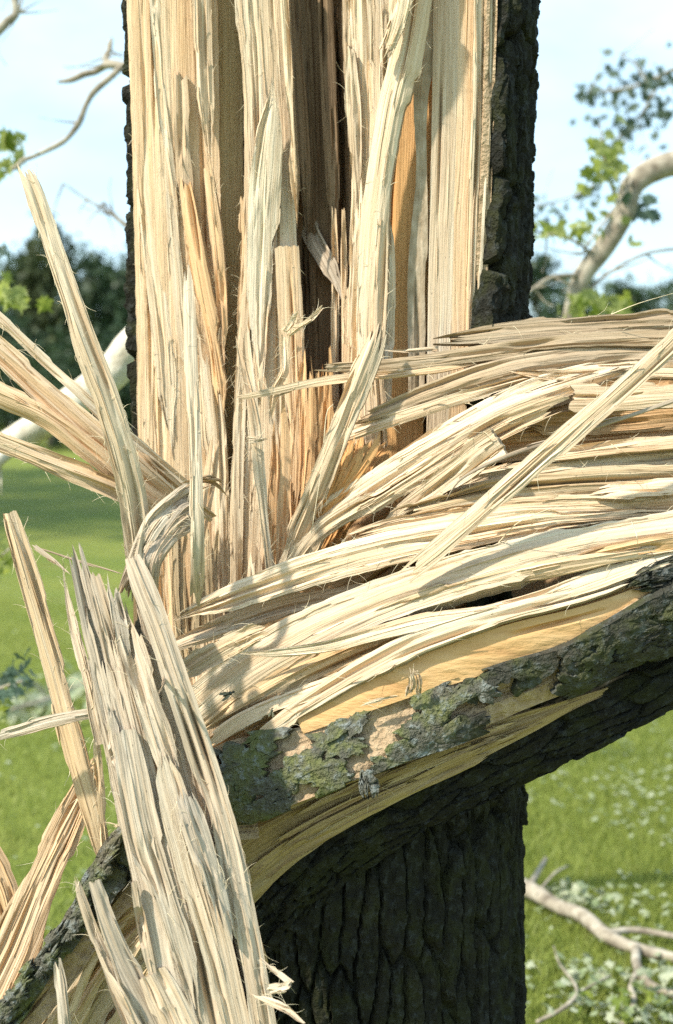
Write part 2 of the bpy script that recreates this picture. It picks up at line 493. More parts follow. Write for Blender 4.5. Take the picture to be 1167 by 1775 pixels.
            uu = np.stack([np.repeat(c * wmax / 2 + ov + lr.uniform(-.02, .02) + np.zeros(n_), 3) + np.tile([-.001, 0, .001], n_), np.repeat(vv * L + ov * .1, 3)], -1)
            su.append(uu)
            base += n_ * 3
        if sv:
            Vt = np.vstack([Vt] + sv); faces.append(np.array(sf)); uva = np.vstack([uva] + su)
    me = mesh_np(name, Vt, faces, True, 28, uva)
    o = link(name, me, parent, [mat or WOOD])
    o['warm'] = float(warm); o['weather'] = float(weather); o['dark'] = float(dark); o['olive'] = float(olive); o['smooth'] = float(smooth)
    tag(o, label, cat, group, kind)
    host = parent if parent is not None else o
    for k in range(fuzz):
        v = lr.uniform(0.02, 0.98); sd_ = 1 if lr.random() < 0.5 else -1
        i_ = int(v * (N - 1)); j_ = M - 1 if sd_ > 0 else 0
        if lr.random() < 0.35: j_ = lr.integers(0, M)
        p = Fr[i_, j_]; T = norm(ev(T0, np.array([v])))[0] * (1 if lr.random() < 0.5 else -1)
        Wv = Ww[i_, j_] * sd_
        strand(host, p - T * 0.003, T + Wv * lr.uniform(0.1, 0.9) + Nn[i_, j_] * lr.uniform(0, 0.5), lr.uniform(0.007, 0.027), Wv * lr.uniform(-.6, 1) + Nn[i_, j_] * lr.uniform(-.5, .7) + np.array([0, 0, -0.2]), lr.uniform(0.00022, 0.00048))
    def surf(sv, v):
        v = np.array([v])
        ww = ev(w1, v)[0] / 2
        n = norm(ev(N1, v))[0]; wd = norm(ev(W1, v))[0]; t = norm(ev(T0, v))[0]
        return ev(C0, v)[0] + wd * sv * ww + n * (bulge * ww * (1 - sv ** 2)), n, wd, t, ww, L
    o_surf = surf
    return o, o_surf

def bark_h(amp=0.012, cu=0.020, cv=0.075):
    def f(X, Y):
        wx = X + 0.022 * (fbm(X / 0.05, Y / 0.07, 3) - 0.5)
        wy = Y + 0.02 * (fbm(X / 0.03, Y / 0.05, 4) - 0.5)
        f1, f2, cid = voro(wx / cu, wy / cv, 21)
        e = f2 - f1
        pl = sstep(0.0, 0.13, e)
        g1, g2, c2 = voro(wx / (cu * 0.45), wy / (cv * 0.3), 31)
        h = amp * (pl * (0.70 + 0.5 * cid) - 0.7)
        h = h + amp * 0.20 * sstep(0.02, 0.2, g2 - g1) * (0.4 + c2) + amp * 0.10 * (fbm(X / 0.007, Y / 0.012, 8) - 0.5)
        tr = fbm(wx / (cu * 0.5), wy / (cv * 0.22), 41, 3) * 4
        h = h + amp * 0.18 * (np.floor(tr) + sstep(0.75, 1.0, tr - np.floor(tr)) - 2)
        return h
    return f

def flush_fibres():
    for host, lst in STRANDS.items():
        Vs = []; Fs = []; off = 0
        for pts, rad in lst:
            n = len(pts)
            T = norm(np.gradient(pts, axis=0))
            A = norm(np.cross(T, np.array([0.31, 0.77, 0.55]))); B = np.cross(T, A)
            rr = rad * np.linspace(1, 0.25, n)[:, None]
            ring = [pts + rr * (A * math.cos(x) + B * math.sin(x)) for x in (0, 2.094, 4.189)]
            Vs.append(np.stack(ring, 1).reshape(-1, 3))
            for k in range(n - 1):
                for m in range(3):
                    q = (m + 1) % 3
                    Fs.append((off + k * 3 + m, off + k * 3 + q, off + k * 3 + 3 + q, off + k * 3 + 3 + m))
            off += n * 3
        me = mesh_np('loose_fibres', np.vstack(Vs), [np.array(Fs)])
        o = link('loose_fibres', me, host, [FIBRE])
        o['kind'] = 'stuff'

def tube(name, parent, pts, mat, seg=10, rough=0.12, seed=0, res=None):
    """pts: list of (x,y,z,r) in world"""
    D = catmull(np.asarray(pts, float), 10)
    C = D[:, :3]; r = D[:, 3]
    T = norm(np.gradient(C, axis=0))
    up = np.array([0.2, 0.9, 0.35]); A = norm(np.cross(T, up)); B = np.cross(T, A)
    s = np.concatenate([[0], np.cumsum(np.linalg.norm(np.diff(C, axis=0), axis=1))])
    th = np.linspace(0, 2 * math.pi, seg, endpoint=False)
    R = r[:, None] * (1 + rough * (fbm(np.cos(th)[None] * 1.5 + 5, s[:, None] / 0.12 + np.sin(th)[None] * 1.5, seed + 50) - 0.5) * 2)
    V = C[:, None] + R[..., None] * (A[:, None] * np.cos(th)[None, :, None] + B[:, None] * np.sin(th)[None, :, None])
    n = len(C)
    i, j = np.meshgrid(np.arange(n - 1), np.arange(seg), indexing='ij')
    j2 = (j + 1) % seg
    F = np.stack([i * seg + j, i * seg + j2, (i + 1) * seg + j2, (i + 1) * seg + j], -1).reshape(-1, 4)
    Vv = np.vstack([V.reshape(-1, 3), C[:1], C[-1:]])
    k = np.arange(seg); k2 = (k + 1) % seg
    c0 = np.stack([k2, k, np.full(seg, n * seg)], 1); c1 = np.stack([(n - 1) * seg + k, (n - 1) * seg + k2, np.full(seg, n * seg + 1)], 1)
    return link(name, mesh_np(name, Vv, [F, c0, c1]), parent, [mat])

# ================================================================== GROUND
GRASS_MAT = None
def grass_material():
    t = NT('lawn')
    tcn = t.n('ShaderNodeTexCoord'); o = tcn.outputs['Object']
    n1 = t.noise(o, 0.35, 4, 0.6); n2 = t.noise(o, 2.2, 5, 0.65); n3 = t.noise(o, 60, 3, 0.6); n4 = t.noise(o, 0.9, 3, 0.5)
    c = t.mix(n2, (0.135, 0.185, 0.026), (0.22, 0.265, 0.045))
    c = t.mix(t.ramp(n1, [(0.4, 0.0), (0.65, 0.7)]), c, (0.29, 0.30, 0.06))
    c = t.mix(t.ramp(n4, [(0.60, 0.0), (0.72, 0.5)]), c, (0.24, 0.20, 0.06))
    c = t.mix(1.0, c, t.ramp(n3, [(0.3, 0.6), (0.7, 1.2)]), 'MULTIPLY')
    b = t.bsdf(c, 0.8, 0.15, n3, 0.03)
    return t.done(b.outputs[0])
GRASS_MAT = grass_material()
def ground_z(x, y):
    d = np.hypot(x, y + 2.3)
    return 0.10 * (fbm(np.asarray(x) / 6 + 4, np.asarray(y) / 6 + 9, 77) - 0.5) * sstep(3.0, 9, d) + 0.9 * (fbm(np.asarray(x) / 40 + 2, np.asarray(y) / 40 + 1, 78) - 0.5) * sstep(20, 60, d)
def build_ground():
    ax = np.concatenate([-np.geomspace(600, 3, 40), np.linspace(-2.8, 2.8, 30), np.geomspace(3, 600, 40)])
    X, Y = np.meshgrid(ax, ax, indexing='ij')
    Z = ground_z(X, Y)
    n = len(ax)
    i, j = np.meshgrid(np.arange(n - 1), np.arange(n - 1), indexing='ij')
    q = (i * n + j).ravel()
    F = np.stack([q, q + n, q + n + 1, q + 1], 1)
    o = link('lawn', mesh_np('lawn', np.stack([X, Y, Z], -1).reshape(-1, 3), [F]), None, [GRASS_MAT])
    tag(o, 'green mown lawn sloping away behind the shattered trunk', 'lawn', kind='structure')
build_ground()

# ================================================================== THE STANDING TRUNK
AX, AY, RAD = -0.011, 0.0, 0.310
BH = bark_h(0.024, 0.046, 0.17)
BHL = bark_h(0.017, 0.032, 0.21)
def zpx(py, Y=0.0): return P(583, py, Y)[2]
def radius(z): return RAD + 0.05 * np.exp(-np.maximum(z, 0) / 0.16) + 0.006 * np.sin(z * 3 + 1)
def theta_of_px(px):
    best = None
    for th in np.linspace(-1.5, 0.0, 400):
        x = AX + RAD * math.cos(th); y = AY + RAD * math.sin(th)
        q = 583.5 + FPX * x / (y - CAM[1])
        if best is None or abs(q - px) < best[0]: best = (abs(q - px), th)
    return best[1]
def bark_shell(parent, name, zs, th, hfun, mat):
    """th (N,M) angles per row"""
    N, M = th.shape
    Z = np.broadcast_to(zs[:, None], th.shape)
    h = hfun(th * RAD + 3.0, Z + 1.0)
    r = radius(Z) + h
    V = np.stack([AX + r * np.cos(th), AY + r * np.sin(th), Z], -1)
    r2 = radius(Z) - 0.022
    V2 = np.stack([AX + r2 * np.cos(th), AY + r2 * np.sin(th), Z], -1)
    i, j = np.meshgrid(np.arange(N - 1), np.arange(M - 1), indexing='ij')
    q = (i * M + j).ravel()
    F = np.stack([q, q + 1, q + M + 1, q + M], 1)
    nv = N * M
    B = F[:, ::-1] + nv
    ii = np.arange(N - 1)
    e1 = np.stack([ii * M, (ii + 1) * M, (ii + 1) * M + nv, ii * M + nv], 1)
    e2 = np.stack([ii * M + M - 1, ii * M + M - 1 + nv, (ii + 1) * M + M - 1 + nv, (ii + 1) * M + M - 1], 1)
    jj = np.arange(M - 1); o_ = (N - 1) * M
    e3 = np.stack([o_ + jj, o_ + jj + 1, o_ + jj + 1 + nv, o_ + jj + nv], 1)
    e4 = np.stack([jj, jj + nv, jj + 1 + nv, jj + 1], 1)
    return link(name, mesh_np(name, np.vstack([V.reshape(-1, 3), V2.reshape(-1, 3)]), [F, B, e1, e2, e3, e4], True, 55), parent, [mat])

TR = thing('shattered_trunk', 'upright tree trunk torn open to pale wood, with dark furrowed bark at right and below', 'tree trunk', (AX, AY, 0))
zs = np.linspace(-0.03, 0.93, 230)
fine = np.linspace(-math.pi * 0.96, 0.12, 320); coarse = np.linspace(0.12, math.pi * 1.04, 60)[1:]
bark_shell(TR, 'lower_bark', zs, np.broadcast_to(np.concatenate([fine, coarse]), (len(zs), len(fine) + len(coarse))).copy(), BHL, BARK)
zu = np.linspace(0.86, 2.62, 360)
edge_px = np.interp(zu[::-1], [zpx(1300), zpx(580), zpx(480), zpx(400), zpx(300), zpx(200), zpx(0), 2.7][::1], [840, 838, 842, 849, 856, 852, 860, 862])[::-1]
edge_px = edge_px + 9 * (fbm(zu / 0.05, 0.2, 9) - 0.5) * 2
thr = np.array([theta_of_px(p) for p in edge_px])
tcol = np.concatenate([np.linspace(0, 0.30, 190), np.linspace(0.30, 0.9, 50)[1:], np.linspace(0.9, 1.0, 60)[1:]])
thl = math.pi + 0.06 + 0.05 * (fbm(zu / 0.06, 3.2, 12) - 0.5)
thu = thr[:, None] + tcol[None] * (thl - thr)[:, None]
bark_shell(TR, 'upper_bark', zu, thu, BH, BARK)

def yf(px): return -0.035 + (px - 240) / 615.0 * (-0.160)
def core():
    cols = np.linspace(232, 846, 90); rows = np.linspace(-0.0, 2.55, 70)
    prof = np.interp(cols, [232, 360, 378, 425, 440, 500, 520, 600, 625, 846], [0.01, 0.0, 0.10, 0.10, -0.03, -0.02, 0.10, 0.10, -0.06, -0.13])
    V = []
    for z in rows:
        py = 730 - (z - 1.5) * FPX / 2.3
        for c, d in zip(cols, prof):
            dd = min(d, 0.2)
            p = P(c, py, dd)
            V.append((p[0], dd + 0.012 * (vn(np.array([c / 14.0]), np.array([z / 0.3]), 5)[0] - 0.5), z))
    n, m = len(rows), len(cols)
    back = []
    bt = np.linspace(-0.62, math.pi + 0.10, 40)
    for z in rows:
        for t in bt: back.append((AX + (RAD - 0.03) * math.cos(t), AY + (RAD - 0.03) * math.sin(t), z))
    V = np.array(V + back)
    i, j = np.meshgrid(np.arange(n - 1), np.arange(m - 1), indexing='ij'); q = (i * m + j).ravel()
    F1 = np.stack([q, q + 1, q + m + 1, q + m], 1)
    k = len(bt); i, j = np.meshgrid(np.arange(n - 1), np.arange(k - 1), indexing='ij'); q = (i * k + j).ravel() + n * m
    F2 = np.stack([q, q + 1, q + k + 1, q + k], 1)
    top = np.array([[(n - 1) * m + a for a in range(m)] + [n * m + (n - 1) * k + a for a in range(k)]])
    uv = np.stack([V[:, 0], V[:, 2]], -1)
    o = link('heartwood', mesh_np('heartwood', V, [F1, F2, top], True, 40, uv), TR, [WOOD])
    o['dark'] = 0.75; o['warm'] = 0.5; o['weather'] = 0.0; o['olive'] = 0.3
core()

def tp(pts, dy=0.0):
    """vertical strips on the split face: (px, py, w[, twist[, dy]]) -> with depth on the split plane"""
    return [(q[0], q[1], yf(q[0]) + dy + (q[4] if len(q) > 4 else 0), q[2], q[3] if len(q) > 3 else 0) for q in pts]
S = 'wood_slab'
# left slab and its strips
plank(TR, tp([(296, -330, 148, 6), (297, -80, 148, 6), (306, 300, 146, 6), (313, 600, 150, 6), (318, 900, 146, 4), (335, 1300, 130)]), 0.05, 0.12, e0='jag', l0=.15, name=S, cracks=6, ridge=1.0, fuzz=40, ragged=.4, warm=.30, smooth=.85)
plank(TR, tp([(249, 146, 36), (258, 300, 44), (275, 450, 50), (292, 620, 46), (300, 800, 30)], -0.012), 0.012, .12, e0='cut', e1='spear', l0=.02, l1=.15, cracks=3, fuzz=25, ridge=.8, smooth=.3)
plank(TR, tp([(270, 85, 10), (285, 170, 20), (296, 330, 24), (312, 520, 24), (322, 640, 14)], -0.010), 0.010, .3, e0='jag', e1='spear', l0=.04, fuzz=14)
plank(TR, tp([(312, 112, 22), (316, 220, 28), (322, 330, 26), (335, 450, 16)], -0.012), 0.010, .2, e0='jag', e1='spear', l0=.03, l1=.1, fuzz=8)
plank(TR, tp([(316, 285, 14), (330, 380, 28, 25), (352, 500, 32, 25), (375, 620, 30, 20), (388, 740, 22, 10)], -0.022), 0.014, .5, e0='jag', e1='spear', l0=.05, l1=.1, warm=.55, fuzz=16)
plank(TR, tp([(356, 255, 10), (368, 360, 22, 20), (380, 480, 22, 20), (388, 620, 14, 10)], -0.02), 0.012, .5, e0='jag', e1='spear', l0=.05, warm=.5, fuzz=18)
plank(TR, tp([(232, -90, 24), (238, 40, 24), (246, 136, 18)], -0.008), 0.010, .3, e1='jag', l1=.05, fuzz=6)
plank(TR, tp([(264, -90, 16), (274, 60, 20), (290, 240, 18), (312, 420, 10)], -0.014), 0.010, .5, e1='spear', l1=.15, fuzz=10)
plank(TR, tp([(348, -90, 30), (352, 80, 30), (358, 200, 28), (368, 320, 16)], -0.006), 0.014, .3, e1='spear', l1=.12, fuzz=12)
plank(TR, tp([(352, 560, 16), (366, 680, 36), (374, 800, 42), (378, 960, 40), (380, 1180, 40)], -0.010), 0.016, .2, e0='jag', l0=.08, fuzz=20)
plank(TR, tp([(262, 470, 30), (268, 620, 44), (275, 760, 50), (282, 920, 46), (290, 1150, 44)], -0.006), 0.016, .15, e0='spear', l0=.1, fuzz=20, smooth=.6)
# groove with olive-brown wall and the slit below it
plank(TR, tp([(398, -330, 56, -20), (400, -80, 56, -20), (404, 300, 48, -20), (410, 500, 40, -15), (404, 650, 30), (398, 900, 26), (396, 1150, 26)], 0.052), 0.03, .1, e0='jag', l0=.1, name=S, olive=.7, warm=.15, ridge=.6, cracks=2, smooth=.6)
plank(TR, tp([(418, 320, 6), (424, 400, 14, 10), (421, 500, 16, 20), (416, 600, 12)], -0.005), 0.012, .5, e0='jag', e1='spear', l0=.05, warm=.35, fuzz=22)
# centre slab
plank(TR, tp([(443, -330, 80), (445, -80, 78), (460, 200, 80), (470, 430, 90), (470, 600, 106), (466, 800, 122), (456, 1000, 110), (446, 1260, 100)]), 0.05, .14, e0='jag', l0=.15, name=S, cracks=6, fuzz=50, ragged=.5, smooth=.35)
plank(TR, tp([(474, 112, 8), (470, 200, 34), (462, 300, 52), (456, 420, 54), (452, 560, 46), (450, 720, 30)], -0.022), 0.012, .18, e0='spear', e1='spear', l0=.08, l1=.15, fuzz=12, ridge=.8, smooth=.5)
plank(TR, tp([(497, 424, 42), (503, 540, 44), (508, 660, 42), (512, 800, 34), (508, 930, 22)], -0.018), 0.012, .10, e0='cut', e1='spear', l0=.02, l1=.12, warm=.25, fuzz=10, smooth=.7)
plank(TR, tp([(430, 440, 10, 30), (424, 540, 22, 35), (416, 660, 24, 35), (411, 820, 24, 30), (409, 1000, 22, 30), (410, 1180, 20, 20)], -0.018), 0.02, .4, e0='jag', l0=.05, fuzz=60)
plank(TR, tp([(487, -90, 14, 20), (500, 140, 14, 20), (510, 300, 14, 20), (516, 420, 10, 10)], -0.006), 0.014, .4, e0='off', e1='spear', l1=.12, fuzz=8, olive=.2)
plank(TR, tp([(532, 590, 12), (530, 720, 40), (524, 840, 46), (515, 960, 40), (505, 1080, 28)], -0.016), 0.016, .2, e0='jag', l0=.08, warm=.8, smooth=.5, fuzz=8)
plank(TR, tp([(563, 570, 14), (562, 700, 38), (556, 800, 42), (545, 920, 36)], -0.004), 0.016, .2, e0='jag', l0=.12, warm=.8, smooth=.5, fuzz=6)
plank(TR, tp([(477, 700, 20), (480, 820, 30), (474, 960, 26), (468, 1090, 20)], -0.026), 0.014, .4, e0='spear', e1='spear', l0=.1, l1=.08, warm=.55, fuzz=12)
plank(TR, tp([(440, 930, 14), (442, 1000, 26), (440, 1100, 24), (436, 1220, 20)], -0.024), 0.012, .4, e0='jag', l0=.04, fuzz=10)
# dark rotten heart
plank(TR, tp([(548, -330, 134), (549, -80, 132), (558, 200, 120), (564, 450, 108), (567, 640, 98), (562, 820, 84)], 0.080), 0.03, -.15, e0='jag', l0=.1, name=S, dark=.95, ridge=1.8, cracks=8, crackd=.02)
plank(TR, tp([(506, -90, 20, -20), (516, 120, 28, -20), (528, 300, 24, -20), (534, 460, 12)], 0.045), 0.02, .5, e1='spear', l1=.2, dark=.9, ridge=1.5)
plank(TR, tp([(560, -90, 24), (570, 150, 26), (578, 350, 22), (582, 500, 14)], 0.06), 0.02, .6, e1='spear', l1=.2, dark=.92, ridge=1.5)
plank(TR, tp([(598, -90, 14, 40), (602, 150, 16, 40), (606, 330, 14, 30)], 0.00), 0.02, .5, e1='spear', l1=.2, dark=.55, ridge=1.2)
plank(TR, tp([(579, 348, 6), (580, 450, 13), (581, 600, 14), (582, 760, 10)], 0.045), 0.010, .4, e0='jag', l0=.03, warm=.3)
plank(TR, tp([(595, 343, 5), (597, 460, 10), (598, 620, 11), (600, 750, 8)], 0.02), 0.008, .4, e0='jag', l0=.03, warm=.25)
plank(TR, tp([(606, 400, 12), (607, 520, 20), (606, 640, 20), (604, 760, 16)], 0.01), 0.012, .3, e0='jag', l0=.1, warm=.3, fuzz=8)
# pale wall right of the heart
plank(TR, tp([(624, -330, 64, 22), (626, -80, 64, 22), (628, 150, 60, 25), (630, 330, 52, 28), (624, 500, 46, 28), (618, 640, 44, 20), (615, 860, 40)]), 0.05, .15, e0='jag', l0=.12, name=S, cracks=6, ridge=1.3, fuzz=24)
plank(TR, tp([(606, 60, 10, 20), (612, 160, 24, 20), (616, 260, 20, 20), (622, 400, 10)], -0.012), 0.010, .3, e0='jag', e1='spear', l0=.04, l1=.1, fuzz=6)
plank(TR, tp([(665, -90, 60), (668, 100, 56), (664, 260, 40), (652, 420, 24)], 0.0), 0.03, .1, e1='spear', l1=.2, ridge=1.2, fuzz=10)
# white twisted strip in front
plank(TR, tp([(735, -200, 56, 10), (722, -30, 54, 10), (706, 90, 56, 12), (680, 210, 60, 12), (660, 340, 58, 12), (650, 460, 60, 12), (643, 580, 50, 10), (650, 720, 42), (655, 900, 40)], -0.045), 0.016, .55, name=S, e1='jag', l1=.1, cracks=3, fuzz=70, ridge=.8, smooth=.5)
plank(TR, tp([(702, -60, 42, 15), (690, 20, 36, 15), (672, 80, 26, 15), (656, 112, 12)], -0.075), 0.008, .4, e1='jag', l1=.05, fuzz=40)
plank(TR, tp([(668, 330, 16, -20), (676, 470, 22, -25), (674, 620, 22, -25), (670, 740, 18, -20)], -0.028), 0.012, .3, e0='spear', l0=.1, fuzz=10, ridge=1.2)
# bare orange inner face with a strip of grey inner bark
plank(TR, tp([(722, -330, 76), (722, -80, 76), (716, 200, 74), (708, 450, 72), (700, 760, 66), (695, 940, 60)], 0.016), 0.03, .08, name='inner_face', mat=WOOD, warm=.95, ridge=.25, cracks=1, ragged=.2, smooth=1)
plank(TR, tp([(745, -120, 50), (745, 0, 48), (738, 90, 44), (732, 150, 30), (730, 220, 22), (731, 290, 18), (728, 360, 26), (725, 440, 32), (723, 520, 32), (722, 720, 26)], -0.004), 0.012, .08, name='inner_bark', mat=GREY_INNER, ridge=.6, ragged=1.3, cracks=2, rw=.002)
plank(TR, tp([(782, -330, 52), (780, -80, 52), (776, 200, 52), (768, 450, 48), (760, 760, 44), (755, 940, 40)], 0.0), 0.03, .08, name=S, ridge=.35, cracks=1, ragged=.25, weather=.35, smooth=1)
plank(TR, tp([(816, -330, 34), (815, -80, 34), (810, 200, 36), (800, 450, 34), (792, 760, 30)], 0.006), 0.03, .06, name=S, ridge=.4, cracks=1, ragged=.2, warm=.28, smooth=1)
plank(TR, tp([(842, -330, 26), (841, -80, 26), (836, 200, 26), (826, 430, 24), (816, 700, 22)], -0.004), 0.03, .2, name=S, ridge=1.3, cracks=4, ragged=.3, weather=.2, rw=.002)
plank(TR, tp([(826, -90, 6), (822, 150, 8), (814, 400, 8), (806, 680, 6)], -0.012), 0.006, .5, ridge=.7)
plank(TR, tp([(858, -330, 18, -25), (856, -80, 18, -25), (850, 150, 18, -25), (843, 330, 20, -20), (836, 480, 20, -20), (832, 700, 18)], -0.002), 0.025, .3, name='inner_bark', mat=INNER_BARK, ridge=1.0, ragged=1.0, cracks=2, rw=.002)
plank(TR, tp([(236, -90, 14, 35), (240, 200, 14, 35), (246, 430, 16, 35), (240, 600, 14, 35), (246, 800, 14, 30)], 0.004), 0.02, .3, name='inner_bark', mat=INNER_BARK, ridge=1.0, ragged=1.2, rw=.002)
# wood behind the lower tangle
plank(TR, [(345, 1010, -.10, 60), (350, 1120, -.12, 70), (355, 1260, -.14, 80)], 0.03, .1, e0='jag', l0=.08, warm=.25, fuzz=16, name=S)
plank(TR, [(455, 1040, -.12, 80), (450, 1150, -.13, 80), (440, 1260, -.14, 80)], 0.03, .1, e0='jag', l0=.08, warm=.3, fuzz=10, name=S)
# long torn fibres that bend out of the trunk into the bowed stem
def sheaf(parent, n, A, B, C, jit, w, **kw):
    for k in range(n):
        t = (k + rng.uniform(0, 1)) / n
        def m(q): return [q[0][i] + (q[1][i] - q[0][i]) * t + rng.normal(0, jit * (1 if i < 2 else 0.0006)) for i in range(3)]
        a, b, c = m(A), m(B), m(C)
        ww = rng.uniform(*w)
        plank(parent, [(*a, ww * .6), (*b, ww), (*c, ww * .7)], 0.006, .4, e0='spear', e1='spear', l0=.04, l1=.05, cracks=1, fuzz=1, rw=.002, rl=.010, **kw)
sheaf(TR, 24, ((590, 735, -.17), (690, 770, -.19)), ((562, 840, -.20), (650, 830, -.215)), ((505, 985, -.17), (560, 1000, -.19)), 6, (8, 24), warm=1.25)
sheaf(TR, 12, ((640, 770, -.10), (700, 860, -.12)), ((590, 880, -.14), (640, 930, -.14)), ((520, 1020, -.13), (580, 1050, -.13)), 5, (9, 22), warm=1.25)
sheaf(TR, 14, ((560, 1040, -.17), (640, 1010, -.17)), ((520, 1090, -.19), (600, 1060, -.19)), ((470, 1150, -.17), (520, 1120, -.19)), 5, (6, 14), warm=.7)
sheaf(TR, 12, ((300, 880, -.10), (385, 900, -.10)), ((300, 1000, -.12), (375, 1010, -.11)), ((310, 1180, -.13), (390, 1190, -.12)), 5, (8, 18), olive=.35, warm=.2)
sheaf(TR, 12, ((575, 760, -.235), (668, 742, -.25)), ((556, 850, -.25), (640, 800, -.262)), ((520, 940, -.22), (560, 900, -.24)), 5, (7, 18), warm=1.25)
# free splinters standing on the trunk
plank(TR, [(325, 452, -.30, 6), (328, 520, -.33, 20), (332, 650, -.38, 24), (338, 820, -.44, 26), (341, 960, -.45, 28), (342, 1080, -.38, 22)], 0.006, .25, olive=.12, weather=.12, e0='jag', l0=.03, e1='spear', l1=.08, fuzz=34, cracks=1)
plank(TR, [(372, 735, -.18, 6), (362, 800, -.19, 10), (352, 880, -.2, 11), (346, 950, -.2, 6)], 0.004, .3, e0='spear', e1='spear', warm=.35)
plank(TR, [(378, 740, -.17, 5), (372, 820, -.18, 9), (358, 900, -.19, 9), (350, 960, -.2, 5)], 0.004, .3, e0='spear', e1='spear', warm=.4)
plank(TR, [(406, 570, -.20, 5), (424, 650, -.21, 10), (440, 720, -.22, 14), (452, 820, -.22, 14), (462, 930, -.21, 12), (476, 1000, -.2, 10)], 0.005, .3, e0='spear', fuzz=20)
plank(TR, [(426, 548, -.20, 6), (432, 640, -.21, 14), (444, 760, -.22, 22), (458, 900, -.22, 18), (470, 1010, -.2, 14)], 0.005, .3, e0='spear', fuzz=20)
plank(TR, [(462, 610, -.20, 6), (452, 650, -.21, 9), (450, 720, -.21, 8)], 0.004, .3, e0='spear', e1='spear', fuzz=6)
plank(TR, [(506, 560, -.22, 12), (495, 585, -.22, 15), (494, 640, -.22, 16), (476, 680, -.21, 14), (468, 740, -.2, 10)], 0.006, .3, e0='jag', l0=.02, e1='spear', fuzz=36)
plank(TR, [(562, 528, -.24, 5), (540, 552, -.24, 9), (514, 570, -.23, 11), (500, 580, -.22, 9)], 0.004, .3, e0='jag', l0=.01, fuzz=14)
plank(TR, [(518, 524, -.24, 3), (514, 550, -.23, 16), (497, 578, -.22, 14)], 0.004, .3, e0='jag', l0=.03, fuzz=16)
plank(TR, [(491, 670, -.2, 12), (494, 780, -.2, 20), (490, 900, -.2, 20), (484, 1000, -.19, 14)], 0.008, .4, e0='spear', l0=.06, warm=.4, fuzz=10)
plank(TR, [(424, 760, -.23, 10), (446, 763, -.24, 14), (474, 760, -.24, 5)], 0.004, .3, e0='jag', e1='spear', l0=.01, l1=.03, weather=.3, fuzz=6)
plank(TR, [(500, 905, -.19, 6), (495, 960, -.19, 12), (490, 1010, -.18, 10)], 0.005, .3, e0='spear', warm=.2)
plank(TR, [(534, 930, -.19, 5), (525, 965, -.19, 10), (518, 1010, -.18, 8)], 0.005, .3, e0='spear', warm=.2)
# grey weathered board jammed in the heart
plank(None, [(519, 362, -.02, 34, 10), (545, 415, -.05, 34, 10), (572, 465, -.08, 30, 10), (602, 535, -.10, 12, 10)], 0.008, .1, e0='jag', l0=.015, e1='spear', l1=.05, weather=1.0, dark=.35, cracks=5, name='weathered_sliver',
      label='short grey weathered board wedged slantwise in the dark hollow heart', cat='wood sliver')
plank(None, [(664, 548, -.27, 18, 15), (648, 600, -.28, 36, 15), (620, 670, -.28, 42, 12), (585, 760, -.28, 40, 10), (545, 860, -.26, 40, 5), (508, 950, -.22, 44), (490, 1010, -.19, 36)], 0.012, .35, e0='jag', l0=.05, e1='spear', l1=.06, cracks=4, fuzz=26, name='long_splinter',
      label='thick cream splinter slanting across the middle of the trunk face, tip pointing up right', cat='splinter')

# ================================================================== THE BOWED STEM (right)
BS = thing('bowed_stem', 'thick torn stem bowed over to the right, bundle of pale split slabs above mossy bark', 'broken stem', tuple(P(420, 1330, -.36)))
plank(BS, [(430, 1160, -.16, 190), (560, 1080, -.17, 170), (640, 1040, -.17, 220), (800, 945, -.14, 360), (1000, 870, -.12, 470), (1320, 815, -.10, 500)], 0.16, .06, name='stem_core', warm=.8, dark=.35, ridge=2.0, cracks=10, crackd=.02, rw=.006)
lrq = np.random.default_rng(77)
def sl(pts, **kw):
    kw.setdefault('name', S); kw.setdefault('ragged', 1.5)
    return plank(BS, pts, **kw)
# upper brownish slabs
sl([(742, 594, -.22, 18, -20), (850, 586, -.225, 44, -15), (960, 576, -.225, 58, -18), (1060, 570, -.22, 66, -20), (1167, 566, -.215, 70, -20), (1320, 562, -.21, 72, -20)], thick=.03, bulge=.2, e0='jag', l0=.1, weather=.5, olive=.35, dark=.30, warm=.1, cracks=4, ridge=.9, fuzz=18, slivers=8)
sl([(534, 637, -.24, 10, -10), (600, 637, -.24, 16, -10), (700, 632, -.24, 26, -20), (830, 615, -.24, 36, -25), (980, 596, -.24, 38, -30), (1167, 588, -.23, 44, -30), (1320, 585, -.23, 44, -30)], thick=.02, bulge=.25, e0='jag', l0=.05, weather=.35, olive=.4, dark=.22, cracks=4, ridge=1.0, fuzz=18, slivers=8)
sl([(390, 693, -.25, 4), (450, 683, -.25, 12), (520, 668, -.25, 14), (600, 655, -.25, 16, -10), (720, 645, -.245, 14, -20), (840, 628, -.24, 10)], thick=.006, bulge=.35, e0='jag', l0=.03, e1='spear', olive=.1, fuzz=12, name='splinter')
sl([(455, 692, -.245, 4), (490, 682, -.245, 7), (510, 672, -.25, 5)], thick=.004, e0='spear', name='splinter')
sl([(652, 607, -.215, 6), (700, 608, -.215, 9), (760, 604, -.215, 9)], thick=.005, e0='spear', name='splinter')
sl([(598, 738, -.23, 10, -10), (660, 718, -.25, 30, -15), (760, 682, -.26, 46, -20), (860, 650, -.26, 52, -25), (960, 630, -.25, 50, -30), (1060, 618, -.24, 48, -30), (1167, 612, -.23, 46, -30), (1320, 606, -.22, 46)], thick=.022, bulge=.3, e0='jag', l0=.06, weather=.4, olive=.3, dark=.30, cracks=4, ridge=1.0, fuzz=16, slivers=8)
